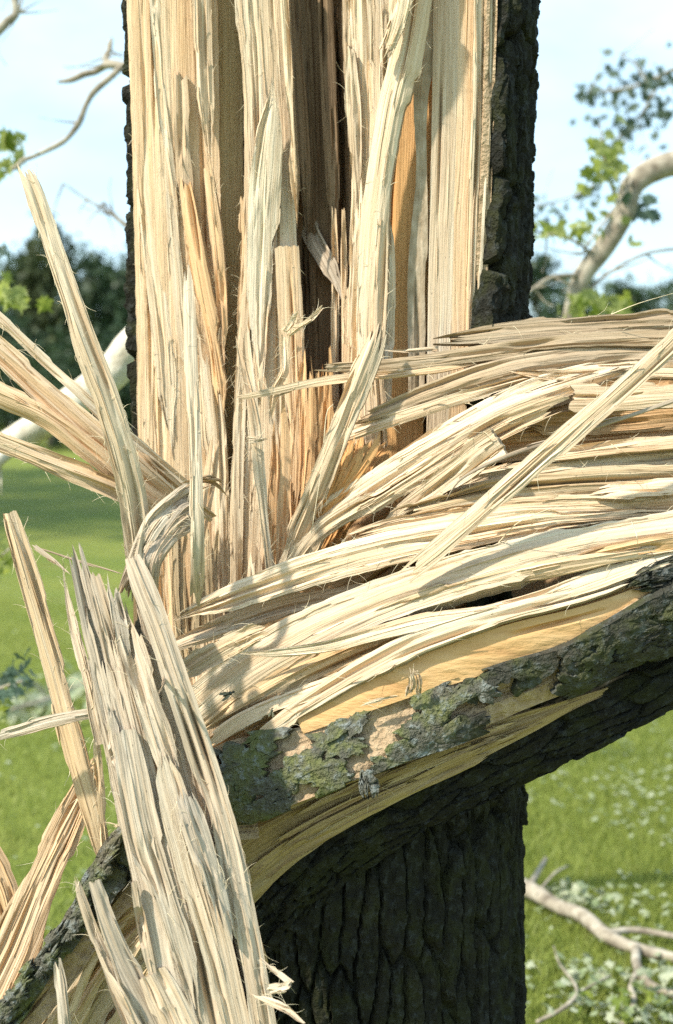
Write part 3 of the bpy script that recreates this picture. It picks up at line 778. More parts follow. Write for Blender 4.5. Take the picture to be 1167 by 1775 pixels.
sl([(560, 775, -.22, 14), (640, 742, -.245, 22), (720, 715, -.265, 22), (820, 684, -.27, 22), (920, 655, -.27, 16), (1010, 636, -.26, 8)], thick=.012, bulge=.3, e0='jag', e1='spear', l0=.06, l1=.1, fuzz=14, warm=.2, name='splinter')
# big arch of three strips
sl([(492, 990, -.20, 30), (540, 915, -.235, 44), (640, 842, -.27, 44, -10), (760, 768, -.29, 46, -15), (880, 705, -.30, 46, -20), (980, 668, -.30, 40, -25), (1060, 645, -.29, 26, -25), (1130, 630, -.28, 8)], thick=.02, bulge=.3, e0='off', e1='jag', l1=.08, cracks=5, fuzz=26)
sl([(498, 1010, -.22, 26), (556, 930, -.255, 42), (650, 868, -.29, 46, 5), (760, 800, -.31, 48), (870, 735, -.32, 46), (960, 700, -.32, 36), (1020, 683, -.31, 20)], thick=.02, bulge=.35, e1='jag', l1=.09, cracks=4, olive=.12, fuzz=20)
sl([(580, 880, -.235, 10), (660, 815, -.26, 20, -20), (780, 738, -.275, 26, -25), (900, 675, -.28, 24, -25), (1010, 640, -.27, 18, -25), (1090, 622, -.26, 6)], thick=.012, bulge=.3, e0='spear', e1='jag', l1=.06, fuzz=14, name='splinter')
sl([(870, 640, -.27, 14, -20), (960, 645, -.275, 30, -25), (1060, 640, -.27, 32, -30), (1180, 640, -.26, 30, -30), (1320, 640, -.25, 30)], thick=.014, bulge=.2, e0='spear', l0=.1, warm=.1, fuzz=12)
# flat white board end
sl([(985, 690, -.315, 50, -5), (1060, 688, -.315, 48, -8), (1167, 680, -.31, 50, -10), (1320, 670, -.30, 50)], thick=.012, bulge=.06, e0='cut', l0=.04, ridge=.45, cracks=1, fuzz=8, smooth=.8)
sl([(900, 735, -.27, 26), (1000, 735, -.27, 46), (1100, 728, -.265, 44), (1320, 705, -.25, 44)], thick=.02, bulge=.1, warm=.6, dark=.2, e0='spear')
# chunk with the square end
sl([(640, 930, -.26, 16), (700, 886, -.295, 34, -5), (770, 834, -.335, 48, -8), (832, 785, -.355, 56, -10), (866, 762, -.365, 56, -10)], thick=.016, bulge=.10, smooth=.5, e0='spear', e1='cut', l0=.1, l1=.02, cracks=3, fuzz=24)
sl([(690, 905, -.28, 10), (760, 860, -.30, 20), (830, 825, -.31, 20), (900, 795, -.31, 8)], thick=.01, bulge=.3, e0='spear', e1='spear', fuzz=10, name='splinter')
# middle slabs
sl([(760, 800, -.25, 30), (880, 775, -.26, 52), (1000, 765, -.26, 62), (1167, 752, -.25, 66), (1320, 745, -.24, 66)], thick=.03, bulge=.15, warm=.55, e0='spear', cracks=5, ridge=1.2)
sl([(690, 870, -.295, 14, -10), (770, 845, -.31, 36, -15), (880, 822, -.32, 44, -20), (1000, 806, -.32, 40, -25), (1100, 796, -.31, 40, -25), (1320, 780, -.3, 40)], thick=.022, bulge=.25, e0='jag', l0=.07, cracks=5, olive=.15, fuzz=28)
sl([(905, 800, -.315, 10, -10), (1000, 782, -.325, 26, -20), (1100, 770, -.32, 28, -20), (1320, 750, -.31, 28)], thick=.014, bulge=.25, e0='jag', l0=.07, fuzz=10, warm=.1)
sl([(650, 905, -.30, 12), (740, 878, -.325, 38), (860, 850, -.335, 50, -5), (980, 838, -.335, 52, -10), (1100, 832, -.33, 52, -10), (1320, 822, -.32, 50)], thick=.025, bulge=.25, e0='jag', l0=.08, cracks=6, olive=.3, fuzz=24)
sl([(1010, 862, -.345, 14, -20), (1070, 850, -.35, 34, -25), (1140, 848, -.35, 44, -25), (1320, 838, -.34, 46)], thick=.014, bulge=.2, e0='jag', l0=.07, fuzz=16, cracks=4)
sl([(560, 950, -.30, 12), (660, 920, -.325, 34), (780, 898, -.34, 44, -5), (900, 884, -.345, 46, -8), (1040, 878, -.345, 44, -10), (1320, 868, -.33, 44)], thick=.024, bulge=.25, e0='jag', l0=.1, cracks=5, olive=.12, fuzz=24)
# spear-ended slabs reaching left over the trunk
sl([(288, 1082, -.36, 10), (360, 1052, -.36, 38, -5), (450, 1018, -.355, 50, -10), (560, 982, -.355, 58, -10), (680, 950, -.36, 58, -10), (800, 928, -.365, 52, -10), (940, 905, -.365, 46), (1100, 892, -.35, 30), (1200, 885, -.35, 16)], thick=.02, bulge=.28, e0='spear', l0=.10, e1='spear', l1=.12, cracks=6, fuzz=44)
sl([(300, 1120, -.34, 22), (390, 1085, -.335, 34, 5), (480, 1055, -.33, 38, 5), (580, 1032, -.335, 36), (690, 1006, -.34, 26), (760, 985, -.345, 8)], thick=.014, bulge=.25, e0='cut', e1='spear', l0=.02, l1=.1, weather=.35, warm=.1, cracks=4, fuzz=24)
sl([(470, 1010, -.30, 12), (540, 975, -.31, 20), (640, 940, -.325, 20), (740, 915, -.335, 10)], thick=.01, bulge=.3, e0='spear', e1='spear', fuzz=20, name='splinter')
# big bright slab
sl([(325, 1240, -.36, 60), (420, 1165, -.37, 84, -6), (520, 1105, -.385, 84, -14), (640, 1050, -.40, 84, -22), (760, 1008, -.41, 88, -28), (880, 972, -.41, 92, -30), (1000, 945, -.40, 92, -32), (1120, 925, -.39, 92, -32), (1320, 898, -.37, 92, -30)], thick=.035, bulge=.22, cracks=5, fuzz=60, ridge=.9, crackd=.006, smooth=.6)
sl([(560, 1120, -.395, 14), (680, 1062, -.415, 34, 5), (800, 1022, -.425, 40, 5), (920, 992, -.42, 34, 5), (1040, 968, -.415, 24, 5), (1167, 950, -.40, 16)], thick=.014, bulge=.3, e0='spear', l0=.12, cracks=4, olive=.15, fuzz=12)
sl([(900, 1015, -.40, 8), (1000, 975, -.415, 20, 20), (1100, 950, -.41, 26, 20), (1320, 915, -.39, 30)], thick=.014, bulge=.2, e0='spear', warm=.75)
sl([(355, 1262, -.365, 14), (430, 1215, -.375, 40), (520, 1165, -.39, 44), (640, 1112, -.40, 44), (740, 1080, -.40, 30), (820, 1055, -.40, 12)], thick=.02, bulge=.3, e1='spear', olive=.25, warm=.2, cracks=4, ridge=1.2, fuzz=8)
# rippled ribbon
sl([(400, 1132, -.40, 5), (460, 1133, -.405, 16, 20), (560, 1122, -.42, 20, 20), (650, 1098, -.43, 26, -20), (740, 1076, -.435, 32, -20), (830, 1062, -.43, 30, -25), (930, 1038, -.43, 34, -25), (1040, 1002, -.42, 36, -30), (1150, 965, -.405, 36, -30), (1320, 930, -.39, 36)], thick=.007, bulge=.12, e0='spear', l0=.08, ridge=.6, cracks=2, fuzz=10, smooth=.6)
# jagged short strips beneath
sl([(350, 1300, -.37, 16), (400, 1260, -.385, 26), (470, 1224, -.40, 28, -10), (540, 1196, -.41, 34, -12), (610, 1172, -.415, 34, -10), (700, 1140, -.415, 20), (780, 1112, -.41, 8)], thick=.012, bulge=.25, e0='jag', e1='spear', l0=.05, l1=.1, cracks=3, fuzz=16, ridge=1.2)
sl([(360, 1300, -.35, 30), (430, 1262, -.36, 40), (520, 1220, -.375, 36), (600, 1185, -.38, 20)], thick=.02, bulge=.1, warm=.6, olive=.2, e1='spear', ridge=1.3)
sl([(375, 1290, -.38, 10), (420, 1258, -.39, 14), (470, 1235, -.395, 8)], thick=.006, e0='spear', e1='spear', warm=.5, name='splinter')
# pale sapwood face above the bark, and the bare cambium below it
sl([(420, 1298, -.395, 16), (520, 1230, -.415, 34, -15), (600, 1180, -.43, 42, -18), (700, 1126, -.443, 48, -20), (800, 1088, -.447, 42, -22), (900, 1058, -.443, 36, -22), (1000, 1032, -.432, 30, -20), (1110, 998, -.415, 26, -18)], thick=.02, bulge=.10, e0='spear', e1='jag', cracks=3, ridge=.7, fuzz=12, weather=.1, smooth=.6)
cam_o, _ = sl([(520, 1258, -.412, 30), (600, 1222, -.425, 46), (700, 1180, -.435, 62, 5), (800, 1146, -.44, 68, 8), (900, 1112, -.437, 66, 10), (1000, 1084, -.428, 58, 12), (1080, 1058, -.415, 56, 12), (1150, 1020, -.405, 40, 12), (1230, 990, -.39, 30)], thick=.02, bulge=.16, mat=CAMBIUM, ridge=.25, cracks=1, ragged=.2, name='bare_cambium')
# bark band
BAND = [(352, 1372, -.385, 120, 0), (420, 1352, -.405, 140, -4), (500, 1329, -.42, 126, -8), (580, 1304, -.43, 112, -8), (680, 1269, -.435, 102, -4), (780, 1236, -.435, 100, 10), (880, 1198, -.43, 98, 24), (980, 1164, -.42, 94, 34), (1080, 1112, -.41, 100, 38), (1160, 1076, -.395, 124, 40), (1320, 1020, -.36, 150, 40)]
band_o, band = plank(BS, BAND, thick=.03, bulge=.22, name='inner_bark', mat=INNER_BARK, ridge=.9, cracks=4, ragged=.3, rw=.0035)
# split underside, olive-yellow
sl([(360, 1530, -.34, 170, 15), (450, 1462, -.355, 135, 20), (560, 1402, -.375, 110, 25), (680, 1348, -.39, 88, 25), (800, 1300, -.395, 66, 25), (920, 1252, -.39, 40, 25), (1000, 1218, -.375, 18, 25), (1080, 1186, -.34, 8, 25), (1200, 1140, -.30, 4)], thick=.03, bulge=.12, olive=.85, warm=.1, dark=.10, cracks=10, ridge=1.5, ragged=.3)
for q in range(14):
    t = lrq.uniform(0, .5); x0 = 380 + 700 * t; f0 = lrq.uniform(-.42, .42)
    def uy(x): return np.interp(x, [360, 450, 560, 680, 800, 920, 1040, 1160, 1320], [1530, 1462, 1402, 1348, 1300, 1252, 1208, 1158, 1105]) + f0 * np.interp(x, [360, 560, 800, 1040, 1160], [160, 105, 62, 32, 20])
    def uY(x): return np.interp(x, [360, 560, 800, 1160], [-.352, -.388, -.408, -.382])
    ww = lrq.uniform(8, 22) * np.interp(x0, [380, 850], [1.2, .3])
    plank(BS, [(x, uy(x), uY(x), ww * k_, 25) for x, k_ in ((x0, .5), (x0 + 70, 1), (x0 + 150, 1), (x0 + 230, .4))], .008, .35, olive=lrq.uniform(.5, .95), warm=.15, dark=lrq.uniform(0, .25), e0='spear', e1='spear', cracks=1, fuzz=2)
sl([(400, 1560, -.345, 30, 20), (500, 1478, -.365, 40, 25), (620, 1408, -.38, 36, 25), (740, 1352, -.39, 26, 25), (860, 1302, -.39, 14)], thick=.012, bulge=.2, olive=.8, warm=.15, e1='spear', ridge=1.5, cracks=5)
# furrowed bark below the split
under = [(400, 1690, -.30, 170, 10), (470, 1580, -.31, 150, 20), (560, 1496, -.325, 130, 30), (660, 1432, -.335, 120, 35), (780, 1370, -.345, 110, 35), (900, 1312, -.345, 108, 30), (1000, 1262, -.345, 104, 25), (1100, 1214, -.34, 96, 25), (1180, 1176, -.335, 90, 25), (1320, 1110, -.32, 86)]
plank(BS, under, thick=.05, bulge=.3, name='bark', mat=BARK, bark=bark_h(.012, .018, .11), rw=.0035, rl=.004, ragged=.9)

plank(BS, [(560, 1360, -.325, 110), (700, 1300, -.335, 120), (860, 1236, -.335, 130), (1020, 1172, -.33, 140), (1160, 1110, -.32, 150), (1320, 1050, -.31, 160)], thick=.10, bulge=.1, name='bark', mat=BARK, bark=bark_h(.012, .03, .08), rw=.006, rl=.008)
# bark plates lying on the band: each an object of its own
def flake(parent, surf, s0, v0, ru, rv, rise, mat, seed, thick=.007, tilt=0.0, ang=0.0):
    lr = np.random.default_rng(seed)
    n = 56
    p0, nn, wd, tg, ww, L = surf(s0, v0)
    th = np.linspace(0, 2 * math.pi, n, endpoint=False)
    rr = 1 + 0.75 * (fbm(np.cos(th) * 1.6 + 7 * lr.random(), np.sin(th) * 1.6 + 9 * lr.random(), seed, 2) - 0.5) * 2 + 0.45 * (vn(th * 4.2, 0.5, seed + 1) - 0.5) + 0.40 * (vn(th * 9.0, 0.5, seed + 7) - 0.5) + 0.10 * lr.uniform(-1, 1, n)
    rr = np.clip(rr, 0.35, 1.7)
    rings = [0.0, 0.45, 0.75, 0.93, 1.0, 1.0]
    V = []
    for k, q in enumerate(rings):
        for a in range(n):
            if k == 0 and a > 0: continue
            u_ = q * rr[a] * math.cos(th[a]) * rv; w_ = q * rr[a] * math.sin(th[a]) * ru
            u2 = u_ * math.cos(ang) - w_ * math.sin(ang); w2 = u_ * math.sin(ang) + w_ * math.cos(ang)
            sv = s0 + w2 / ww; vv = min(max(v0 + u2 / L, 0), 1)
            p, n_, *_ = surf(float(np.clip(sv, -1.1, 1.1)), vv)
            bump = thick * (1.0 - 0.25 * q ** 2) * (0.75 + 0.6 * vn(np.array([u2 / .010 + 3]), np.array([w2 / .010]), seed + 2)[0]) + 0.003 * vn(np.array([u2 / .004 + 3]), np.array([w2 / .004]), seed + 4)[0]
            if k == 5: bump = -0.004
            V.append(p + n_ * (rise + bump + tilt * u2))
    F4 = []; F3 = []
    for a in range(n): F3.append((0, 1 + a, 1 + (a + 1) % n))
    for k in range(1, 5):
        o1 = 1 + (k - 1) * n; o2 = 1 + k * n
        for a in range(n): F4.append((o1 + a, o2 + a, o2 + (a + 1) % n, o1 + (a + 1) % n))
    return link('bark_plate', mesh_np('bark_plate', np.array(V), [np.array(F4), np.array(F3)], True, 50), parent, [mat])
k = 0
lrp = np.random.default_rng(5)
spots = []
for v in np.arange(0.03, 0.98, 0.036):
    for sv in np.arange(-0.80, 0.95, 0.55):
        spots.append((sv + lrp.uniform(-.2, .2), v + lrp.uniform(-.014, .014)))
for sv, v in spots:
    # bare patches where the outer bark has flaked away
    bare = fbm(np.array([v * 17.0]), np.array([sv * 1.3 + 2]), 44)[0] > (0.555 if v > 0.30 else 0.53)
    if v > 0.25 and v < 0.62 and sv > 0.55 and lrp.random() < .45: bare = True
    if v > 0.72: bare = bare and sv > 0.3
    if abs(v - 0.285) < 0.035 and sv < -0.35: bare = True
    if bare: continue
    k += 1
    sc = lrp.uniform(.75, 1.3)
    flake(BS, band, sv, v, .0195 * sc, .0320 * sc, lrp.uniform(-.001, .005), BARK_LICHEN if v < .42 + .12 * lrp.random() else BARK_SHADED, 500 + k, lrp.uniform(.003, .007), lrp.uniform(-.06, .06), lrp.uniform(-.5, .5))  # right half takes the darker bark, shade painted into its colour
# right shoulder: rough bark, its shade put into the colour, over the band where it is thickest
plank(BS, [(960, 1175, -.425, 50, 30), (1050, 1132, -.42, 76, 32), (1130, 1092, -.41, 108, 34), (1200, 1060, -.40, 130, 34), (1320, 1010, -.37, 150, 34)], thick=.02, bulge=.25, name='bark', mat=BARK_SHADED, bark=bark_h(.020, .034, .08), rw=.0035, rl=.004, e0='jag', l0=.05, ragged=1.4)
plank(BS, [(1080, 1022, -.415, 10, 0), (1120, 1005, -.415, 44, 5), (1180, 990, -.405, 60, 5), (1320, 950, -.38, 70)], thick=.015, bulge=.3, name='bark', mat=BARK_SHADED, bark=bark_h(.014, .024, .05), rw=.003, rl=.004, e0='jag', l0=.03, ragged=1.5)
# hanging flake and torn bast
plank(BS, [(634, 1330, -.455, 18), (638, 1352, -.46, 34), (642, 1376, -.465, 32), (645, 1394, -.465, 6)], thick=.005, bulge=.2, name='bark_plate', mat=BARK_LICHEN, bark=bark_h(.006, .012, .02), e0='jag', e1='jag', l0=.01, l1=.02, rw=.002, rl=.003)
for q in range(5):
    x0 = 706 + q * 3 + lrp.uniform(-3, 3)
    plank(BS, [(x0 + 0, 1146 + 4 * q, -.46, 4), (x0 + 3 + q, 1165, -.47, 6), (x0 + 6 + q * 1.4, 1185 + q, -.465, 6), (x0 - 2 + q * 3, 1206 + lrp.uniform(-8, 8), -.455, 4)], thick=.003, bulge=.4, weather=.6, warm=.4, dark=.15, e0='spear', e1='jag', l1=.01, rw=.0015, name='bast_strand', fuzz=2)
plank(BS, [(618, 1226, -.445, 5), (660, 1214, -.45, 10), (706, 1206, -.45, 4)], thick=.004, e0='spear', e1='spear', fuzz=6)

# ---- things lying across the stem
plank(None, [(1330, 450, -.37, 26), (1230, 535, -.39, 32), (1150, 608, -.405, 36), (1060, 690, -.42, 38), (960, 778, -.43, 40), (860, 868, -.435, 42), (770, 946, -.435, 42), (690, 1008, -.43, 26)], .007, .2, e0='off', e1='jag', l1=.05, cracks=3, fuzz=24, ridge=.6, smooth=.4, name='long_splinter',
      label='long straight pale splinter lying diagonally over the bowed stem from the right edge', cat='splinter')
plank(None, [(306, 1172, -.43, 22), (340, 1150, -.435, 42), (390, 1120, -.44, 44), (440, 1098, -.445, 36), (476, 1090, -.445, 20)], .008, .2, e0='jag', e1='jag', l0=.02, l1=.03, cracks=3, olive=.22, ridge=1.3, fuzz=24, name='broken_splinter',
      label='short greenish cream splinter with ragged end below the spear-pointed slab', cat='splinter')
for nm, pts, lb in (
    ('twig', [(1180, 690, -.40, 8), (1090, 722, -.405, 8), (980, 757, -.41, 8), (880, 790, -.40, 7), (800, 830, -.39, 6), (768, 880, -.38, 4)], 'thin grey-brown twig trailing across the bowed stem beneath the diagonal splinter'),
    ('twig', [(302, 1166, -.46, 4), (286, 1172, -.52, 5), (283, 1188, -.575, 6), (272, 1206, -.585, 6), (262, 1205, -.59, 7)], 'bent beige twig with a crook, hooked over the edge of the grey slab'),
    ('twig', [(318, 1160, -.40, 5), (328, 1210, -.41, 6), (343, 1265, -.42, 6), (358, 1312, -.43, 4)], 'thin straight brown twig hanging beside the left end of the bark band'),
    ('twig', [(52, 942, -.40, 9), (90, 970, -.41, 8), (132, 1004, -.43, 7)], 'short dark twig pointing left between the upright splinters above the lawn'),
    ('twig', [(60, 948, -.39, 3), (130, 970, -.40, 3), (222, 998, -.44, 3)], 'hair-thin brown stalk stretched between the upright splinters')):
    o, _ = plank(None, pts, .004, .9, e0='cut', e1='spear', weather=.7, dark=.45, ridge=.5, rw=.0015, cracks=0, name=nm, label=lb, cat='twig')
def arc_strand(parent, pts, rad):
    C = catmull([P(*q) for q in pts], 6)
    STRANDS.setdefault(parent, []).append((C, rad))
arc_strand(BS, [(865, 940, -.39), (900, 905, -.43), (960, 880, -.44), (1020, 868, -.41)], .0009)
arc_strand(BS, [(1095, 905, -.43), (1104, 930, -.46), (1106, 962, -.43)], .0010)
arc_strand(BS, [(1060, 770, -.35), (1075, 780, -.38), (1095, 790, -.35)], .0008)
arc_strand(BS, [(1060, 545, -.24), (1110, 525, -.26), (1190, 502, -.26)], .0008)
arc_strand(TR, [(560, 800, -.26), (566, 720, -.29), (578, 700, -.29)], .0012)
arc_strand(TR, [(540, 925, -.26), (555, 830, -.30), (566, 750, -.30)], .0010)

# ================================================================== LEFT FAN OF SPLINTERS
FAN = [
 ([(34, 278, -.42, 16), (58, 330, -.425, 30), (90, 430, -.43, 38), (138, 570, -.44, 44), (186, 700, -.44, 48), (222, 830, -.43, 50), (246, 970, -.40, 52)], dict(e0='jag', l0=.03, fuzz=60, cracks=4), 'tallest pale splinter at left, leaning up to a broken tip against the sky'),
 ([(-70, 495, -.34, 18), (0, 553, -.34, 20), (80, 628, -.34, 22), (150, 690, -.34, 24), (240, 775, -.32, 26), (330, 850, -.29, 20)], dict(fuzz=22, cracks=2), 'thin topmost splinter of the left-pointing fan, above the white limb'),
 ([(-80, 545, -.35, 36), (0, 608, -.35, 40), (90, 690, -.355, 46), (180, 770, -.355, 50), (250, 830, -.34, 46), (330, 890, -.30, 34)], dict(fuzz=26, cracks=5, warm=.1), 'broad second splinter of the left-pointing fan, crossing the white limb'),
 ([(-80, 640, -.37, 34), (0, 684, -.37, 40), (80, 722, -.37, 40), (160, 785, -.365, 38), (240, 850, -.345, 36), (320, 905, -.31, 30)], dict(fuzz=26, cracks=4, warm=.3), 'ridged third splinter of the left-pointing fan with orange underside'),
 ([(-80, 738, -.38, 30), (0, 766, -.38, 34), (100, 806, -.38, 38), (200, 846, -.375, 40), (300, 900, -.33, 34)], dict(fuzz=34, cracks=3, warm=.15, olive=.15), 'lowest splinter of the left-pointing fan, hairy-edged above the dark lawn'),
]
for pts, kw, lb in FAN:
    plank(None, pts, .010, .35, name='fan_splinter', label=lb, cat='splinter', group='splinters fanning out to the left', **kw)
plank(TR, [(222, 768, -.33, 10), (262, 808, -.33, 26), (310, 850, -.30, 24), (370, 900, -.24, 16)], .008, .3, e0='jag', l0=.05, warm=.15, weather=.2, fuzz=8)
plank(TR, [(236, 822, -.32, 10), (280, 850, -.31, 20), (330, 880, -.28, 16)], .008, .3, e0='spear', warm=.3, fuzz=6)
# folded hank of grey fibres
HK = thing('folded_fibre_hank', 'hank of grey-brown torn fibres folded over beside the left splinter fan', 'wood fibres', tuple(P(260, 1000, -.42)))
for q in range(16):
    t = q / 15
    plank(HK, [(206 + 66 * t + lrp.normal(0, 6), 1036 + 34 * t, -.44 + .03 * t, 8), (228 + 40 * t + lrp.normal(0, 4), 976 + 10 * t, -.455 + .02 * lrp.random(), 13 + 8 * lrp.random()), (258 + 36 * t, 905 + 36 * t + lrp.normal(0, 4), -.435, 13 + 8 * lrp.random()), (304 + 24 * t, 852 + 56 * t + lrp.normal(0, 5), -.40 - .02 * lrp.random(), 12 + 6 * lrp.random()), (346 + 8 * t + lrp.normal(0, 8), 830 + 64 * t + lrp.normal(0, 5), -.37, 6)],
          .005, .5, weather=.5 + .4 * lrp.random(), warm=.3 * lrp.random(), dark=.28 * lrp.random(), e0='jag', e1='spear', l0=.03, cracks=1, rw=.002, name='fibre_strip', fuzz=4, ridge=1.3)
for pts in ([(296, 862, -.42, 5), (340, 836, -.41, 6), (372, 838, -.39, 7), (402, 870, -.35, 4)], [(318, 836, -.42, 4), (362, 826, -.41, 6), (392, 842, -.38, 3)], [(290, 848, -.43, 4), (340, 831, -.42, 5), (390, 832, -.40, 3)]):
    plank(HK, pts, .003, .5, dark=.55, warm=.6, e0='spear', e1='spear', name='bast_strand', rw=.0015)
plank(HK, [(262, 880, -.45, 4), (248, 930, -.46, 14), (242, 990, -.46, 18), (250, 1060, -.46, 14)], .005, .4, weather=.5, e0='jag', l0=.04, name='fibre_strip', fuzz=8)

# ================================================================== GREY LEANING SLAB (lower left)
WS = thing('leaning_slab', 'large grey-white weathered slab of split wood leaning across the lower left', 'wood slab', tuple(P(385, 1800, -.6)))
def ws(pts, **kw):
    kw.setdefault('name', 'board'); kw.setdefault('thick', .014); kw.setdefault('weather', .75)
    return plank(WS, pts, **kw)
ws([(196, 985, -.478, 96), (235, 1150, -.500, 156), (284, 1350, -.526, 174), (332, 1560, -.556, 184), (385, 1800, -.582, 190), (420, 1960, -.60, 184)], thick=.05, dark=.06, smooth=.3, bulge=.12, e0='jag', l0=.14, cracks=10, ridge=1.3, crackd=.02, fuzz=16)
ws([(118, 908, -.475, 16), (138, 985, -.485, 30), (168, 1110, -.50, 42), (200, 1240, -.515, 46), (232, 1380, -.53, 40), (252, 1480, -.545, 20)], e0='jag', e1='spear', l0=.06, l1=.1, bulge=0.068, weather=.95, cracks=6, ridge=1.1, fuzz=10)
ws([(150, 952, -.48, 12), (172, 1030, -.495, 26), (208, 1160, -.51, 36), (240, 1290, -.525, 38), (268, 1410, -.535, 20)], e0='jag', e1='spear', l0=.05, l1=.1, bulge=0.090, weather=.8, cracks=4, ridge=1.2, fuzz=8)
ws([(228, 962, -.49, 26), (246, 1010, -.505, 40), (276, 1090, -.52, 40), (312, 1200, -.535, 44), (352, 1320, -.545, 46), (388, 1440, -.56, 46), (420, 1580, -.575, 44), (446, 1720, -.59, 44), (480, 1900, -.60, 44)], thick=.03, bulge=0.158, e0='cut', l0=.02, weather=.55, cracks=6, fuzz=20)
ws([(212, 1050, -.50, 14), (228, 1110, -.51, 40), (254, 1200, -.525, 46), (284, 1300, -.535, 42), (312, 1400, -.545, 18)], e0='jag', e1='spear', l0=.07, l1=.08, bulge=0.113, weather=.7, cracks=4, ridge=1.4, fuzz=14)
ws([(190, 985, -.485, 8), (200, 1040, -.495, 22), (212, 1100, -.505, 24), (226, 1180, -.51, 14)], e0='jag', e1='spear', l0=.05, bulge=0.135, weather=1.0, ridge=1.3, fuzz=16)
ws([(216, 1262, -.535, 34), (228, 1330, -.545, 50), (252, 1450, -.56, 56), (290, 1580, -.575, 52), (326, 1700, -.585, 44), (350, 1800, -.59, 30)], e0='cut', e1='spear', l0=.03, l1=.1, bulge=0.054, weather=.85, cracks=4, ridge=.9, fuzz=8)
ws([(276, 1270, -.535, 20), (300, 1380, -.55, 50), (336, 1510, -.565, 60), (376, 1650, -.58, 56), (412, 1800, -.59, 54), (440, 1900, -.6, 54)], e0='spear', l0=.1, bulge=-0.068, thick=.012, weather=.45, cracks=3, ridge=.6, fuzz=6, smooth=.7)
ws([(312, 1350, -.56, 14), (334, 1420, -.575, 42), (356, 1490, -.585, 40), (380, 1570, -.59, 34), (404, 1650, -.595, 14)], e0='jag', e1='jag', l0=.03, l1=.06, bulge=0.180, weather=.9, dark=.1, ridge=2.2, cracks=4, crackd=.008, fuzz=30, name='torn_ridge')
ws([(384, 1400, -.55, 10), (400, 1470, -.565, 26), (420, 1580, -.575, 30), (444, 1700, -.585, 28), (470, 1850, -.59, 26)], e0='jag', l0=.04, bulge=0.135, weather=.7, ridge=1.4, cracks=3, fuzz=16)
ws([(186, 1205, -.52, 14), (200, 1290, -.53, 26), (214, 1350, -.54, 22)], e0='spear', e1='jag', l1=.02, bulge=0.090, weather=1.0, ridge=1.2)
ws([(232, 1528, -.575, 10), (246, 1600, -.58, 18), (262, 1680, -.585, 16), (272, 1720, -.59, 8)], e0='cut', e1='spear', l0=.01, bulge=0.135, weather=.4, fuzz=4, name='splinter')
ws([(446, 1654, -.60, 5), (478, 1684, -.62, 11), (508, 1706, -.63, 9)], thick=.005, e0='spear', e1='cut', l1=.01, weather=.5, name='splinter', fuzz=8)
ws([(458, 1716, -.61, 14), (480, 1712, -.625, 16), (508, 1706, -.635, 10)], thick=.005, e0='jag', e1='jag', l0=.01, l1=.01, weather=.5, name='splinter', fuzz=6)
ws([(430, 1720, -.61, 8), (462, 1736, -.625, 16), (498, 1750, -.635, 12), (530, 1778, -.64, 6)], thick=.005, e0='spear', e1='jag', l1=.01, weather=.6, name='splinter', fuzz=8)

def lone(name, pts, label, cat='splinter', **kw):
    kw.setdefault('thick', .010); kw.setdefault('bulge', .3)
    return plank(None, pts, name=name, label=label, cat=cat, **kw)
lone('upright_splinter', [(16, 884, -.36, 22), (34, 945, -.365, 34), (72, 1070, -.37, 38), (108, 1200, -.375, 42), (140, 1330, -.38, 44), (164, 1420, -.38, 36), (182, 1490, -.37, 24)],
     'yellowish splinter with a splayed broken top standing alone at the left over the lawn', e0='cut', l0=.02, cracks=3, olive=.15, warm=.12, fuzz=44)
lone('thin_splinter', [(104, 932, -.44, 4), (112, 1000, -.45, 7), (128, 1080, -.46, 18), (152, 1180, -.48, 22), (176, 1290, -.49, 18)],
     'narrow white splinter with whisker-thin tips beside the grey slab top', e0='spear', l0=.12, weather=.8, fuzz=22, thick=.006)
lone('thin_splinter', [(162, 1225, -.42, 6), (170, 1320, -.42, 14), (176, 1400, -.41, 16), (184, 1480, -.40, 12)],
     'thin warm splinter close behind the left edge of the grey slab', e0='spear', warm=.35, fuzz=16, thick=.006)
lone('flat_splinter', [(-30, 1284, -.42, 10), (30, 1266, -.43, 20), (90, 1250, -.44, 22), (160, 1236, -.45, 18), (200, 1226, -.46, 12)],
     'grey splinter lying almost level, sticking out left from the grey slab', e0='jag', l0=.03, weather=.85, cracks=3, fuzz=8, thick=.006)
lone('broad_splinter', [(178, 1296, -.30, 16), (150, 1360, -.31, 40), (112, 1440, -.33, 58), (66, 1540, -.35, 70), (22, 1650, -.36, 84), (-40, 1780, -.37, 96)],
     'broad orange-tinged splinter sweeping down to the lower left corner', warm=.35, cracks=6, e0='spear', ridge=.9, fuzz=20, thick=.02)
lone('broad_splinter', [(-40, 1440, -.30, 30), (-8, 1500, -.31, 44), (16, 1560, -.32, 44), (30, 1640, -.33, 30)],
     'blunt tan splinter cut by the left edge of the photo above the corner', warm=.25, olive=.15, cracks=3, e0='cut', thick=.015)
lone('pointed_splinter', [(316, 700, 0, 1)] if False else [(164, 1424, -.45, 4), (186, 1428, -.455, 6), (206, 1432, -.46, 5)], 'tiny white sliver poking out left of the grey slab over the bark', e0='spear', thick=.003, rw=.0015)
lone('low_board', [(127, 1508, -.57, 6), (143, 1560, -.575, 15), (172, 1640, -.58, 20), (216, 1740, -.59, 30), (262, 1840, -.60, 40)],
     'narrow grey board with a groove, split into two prongs at its top, bottom left', 'board', e0='spear', l0=.03, weather=.65, cracks=5, ridge=1.0, fuzz=10, warm=.1)
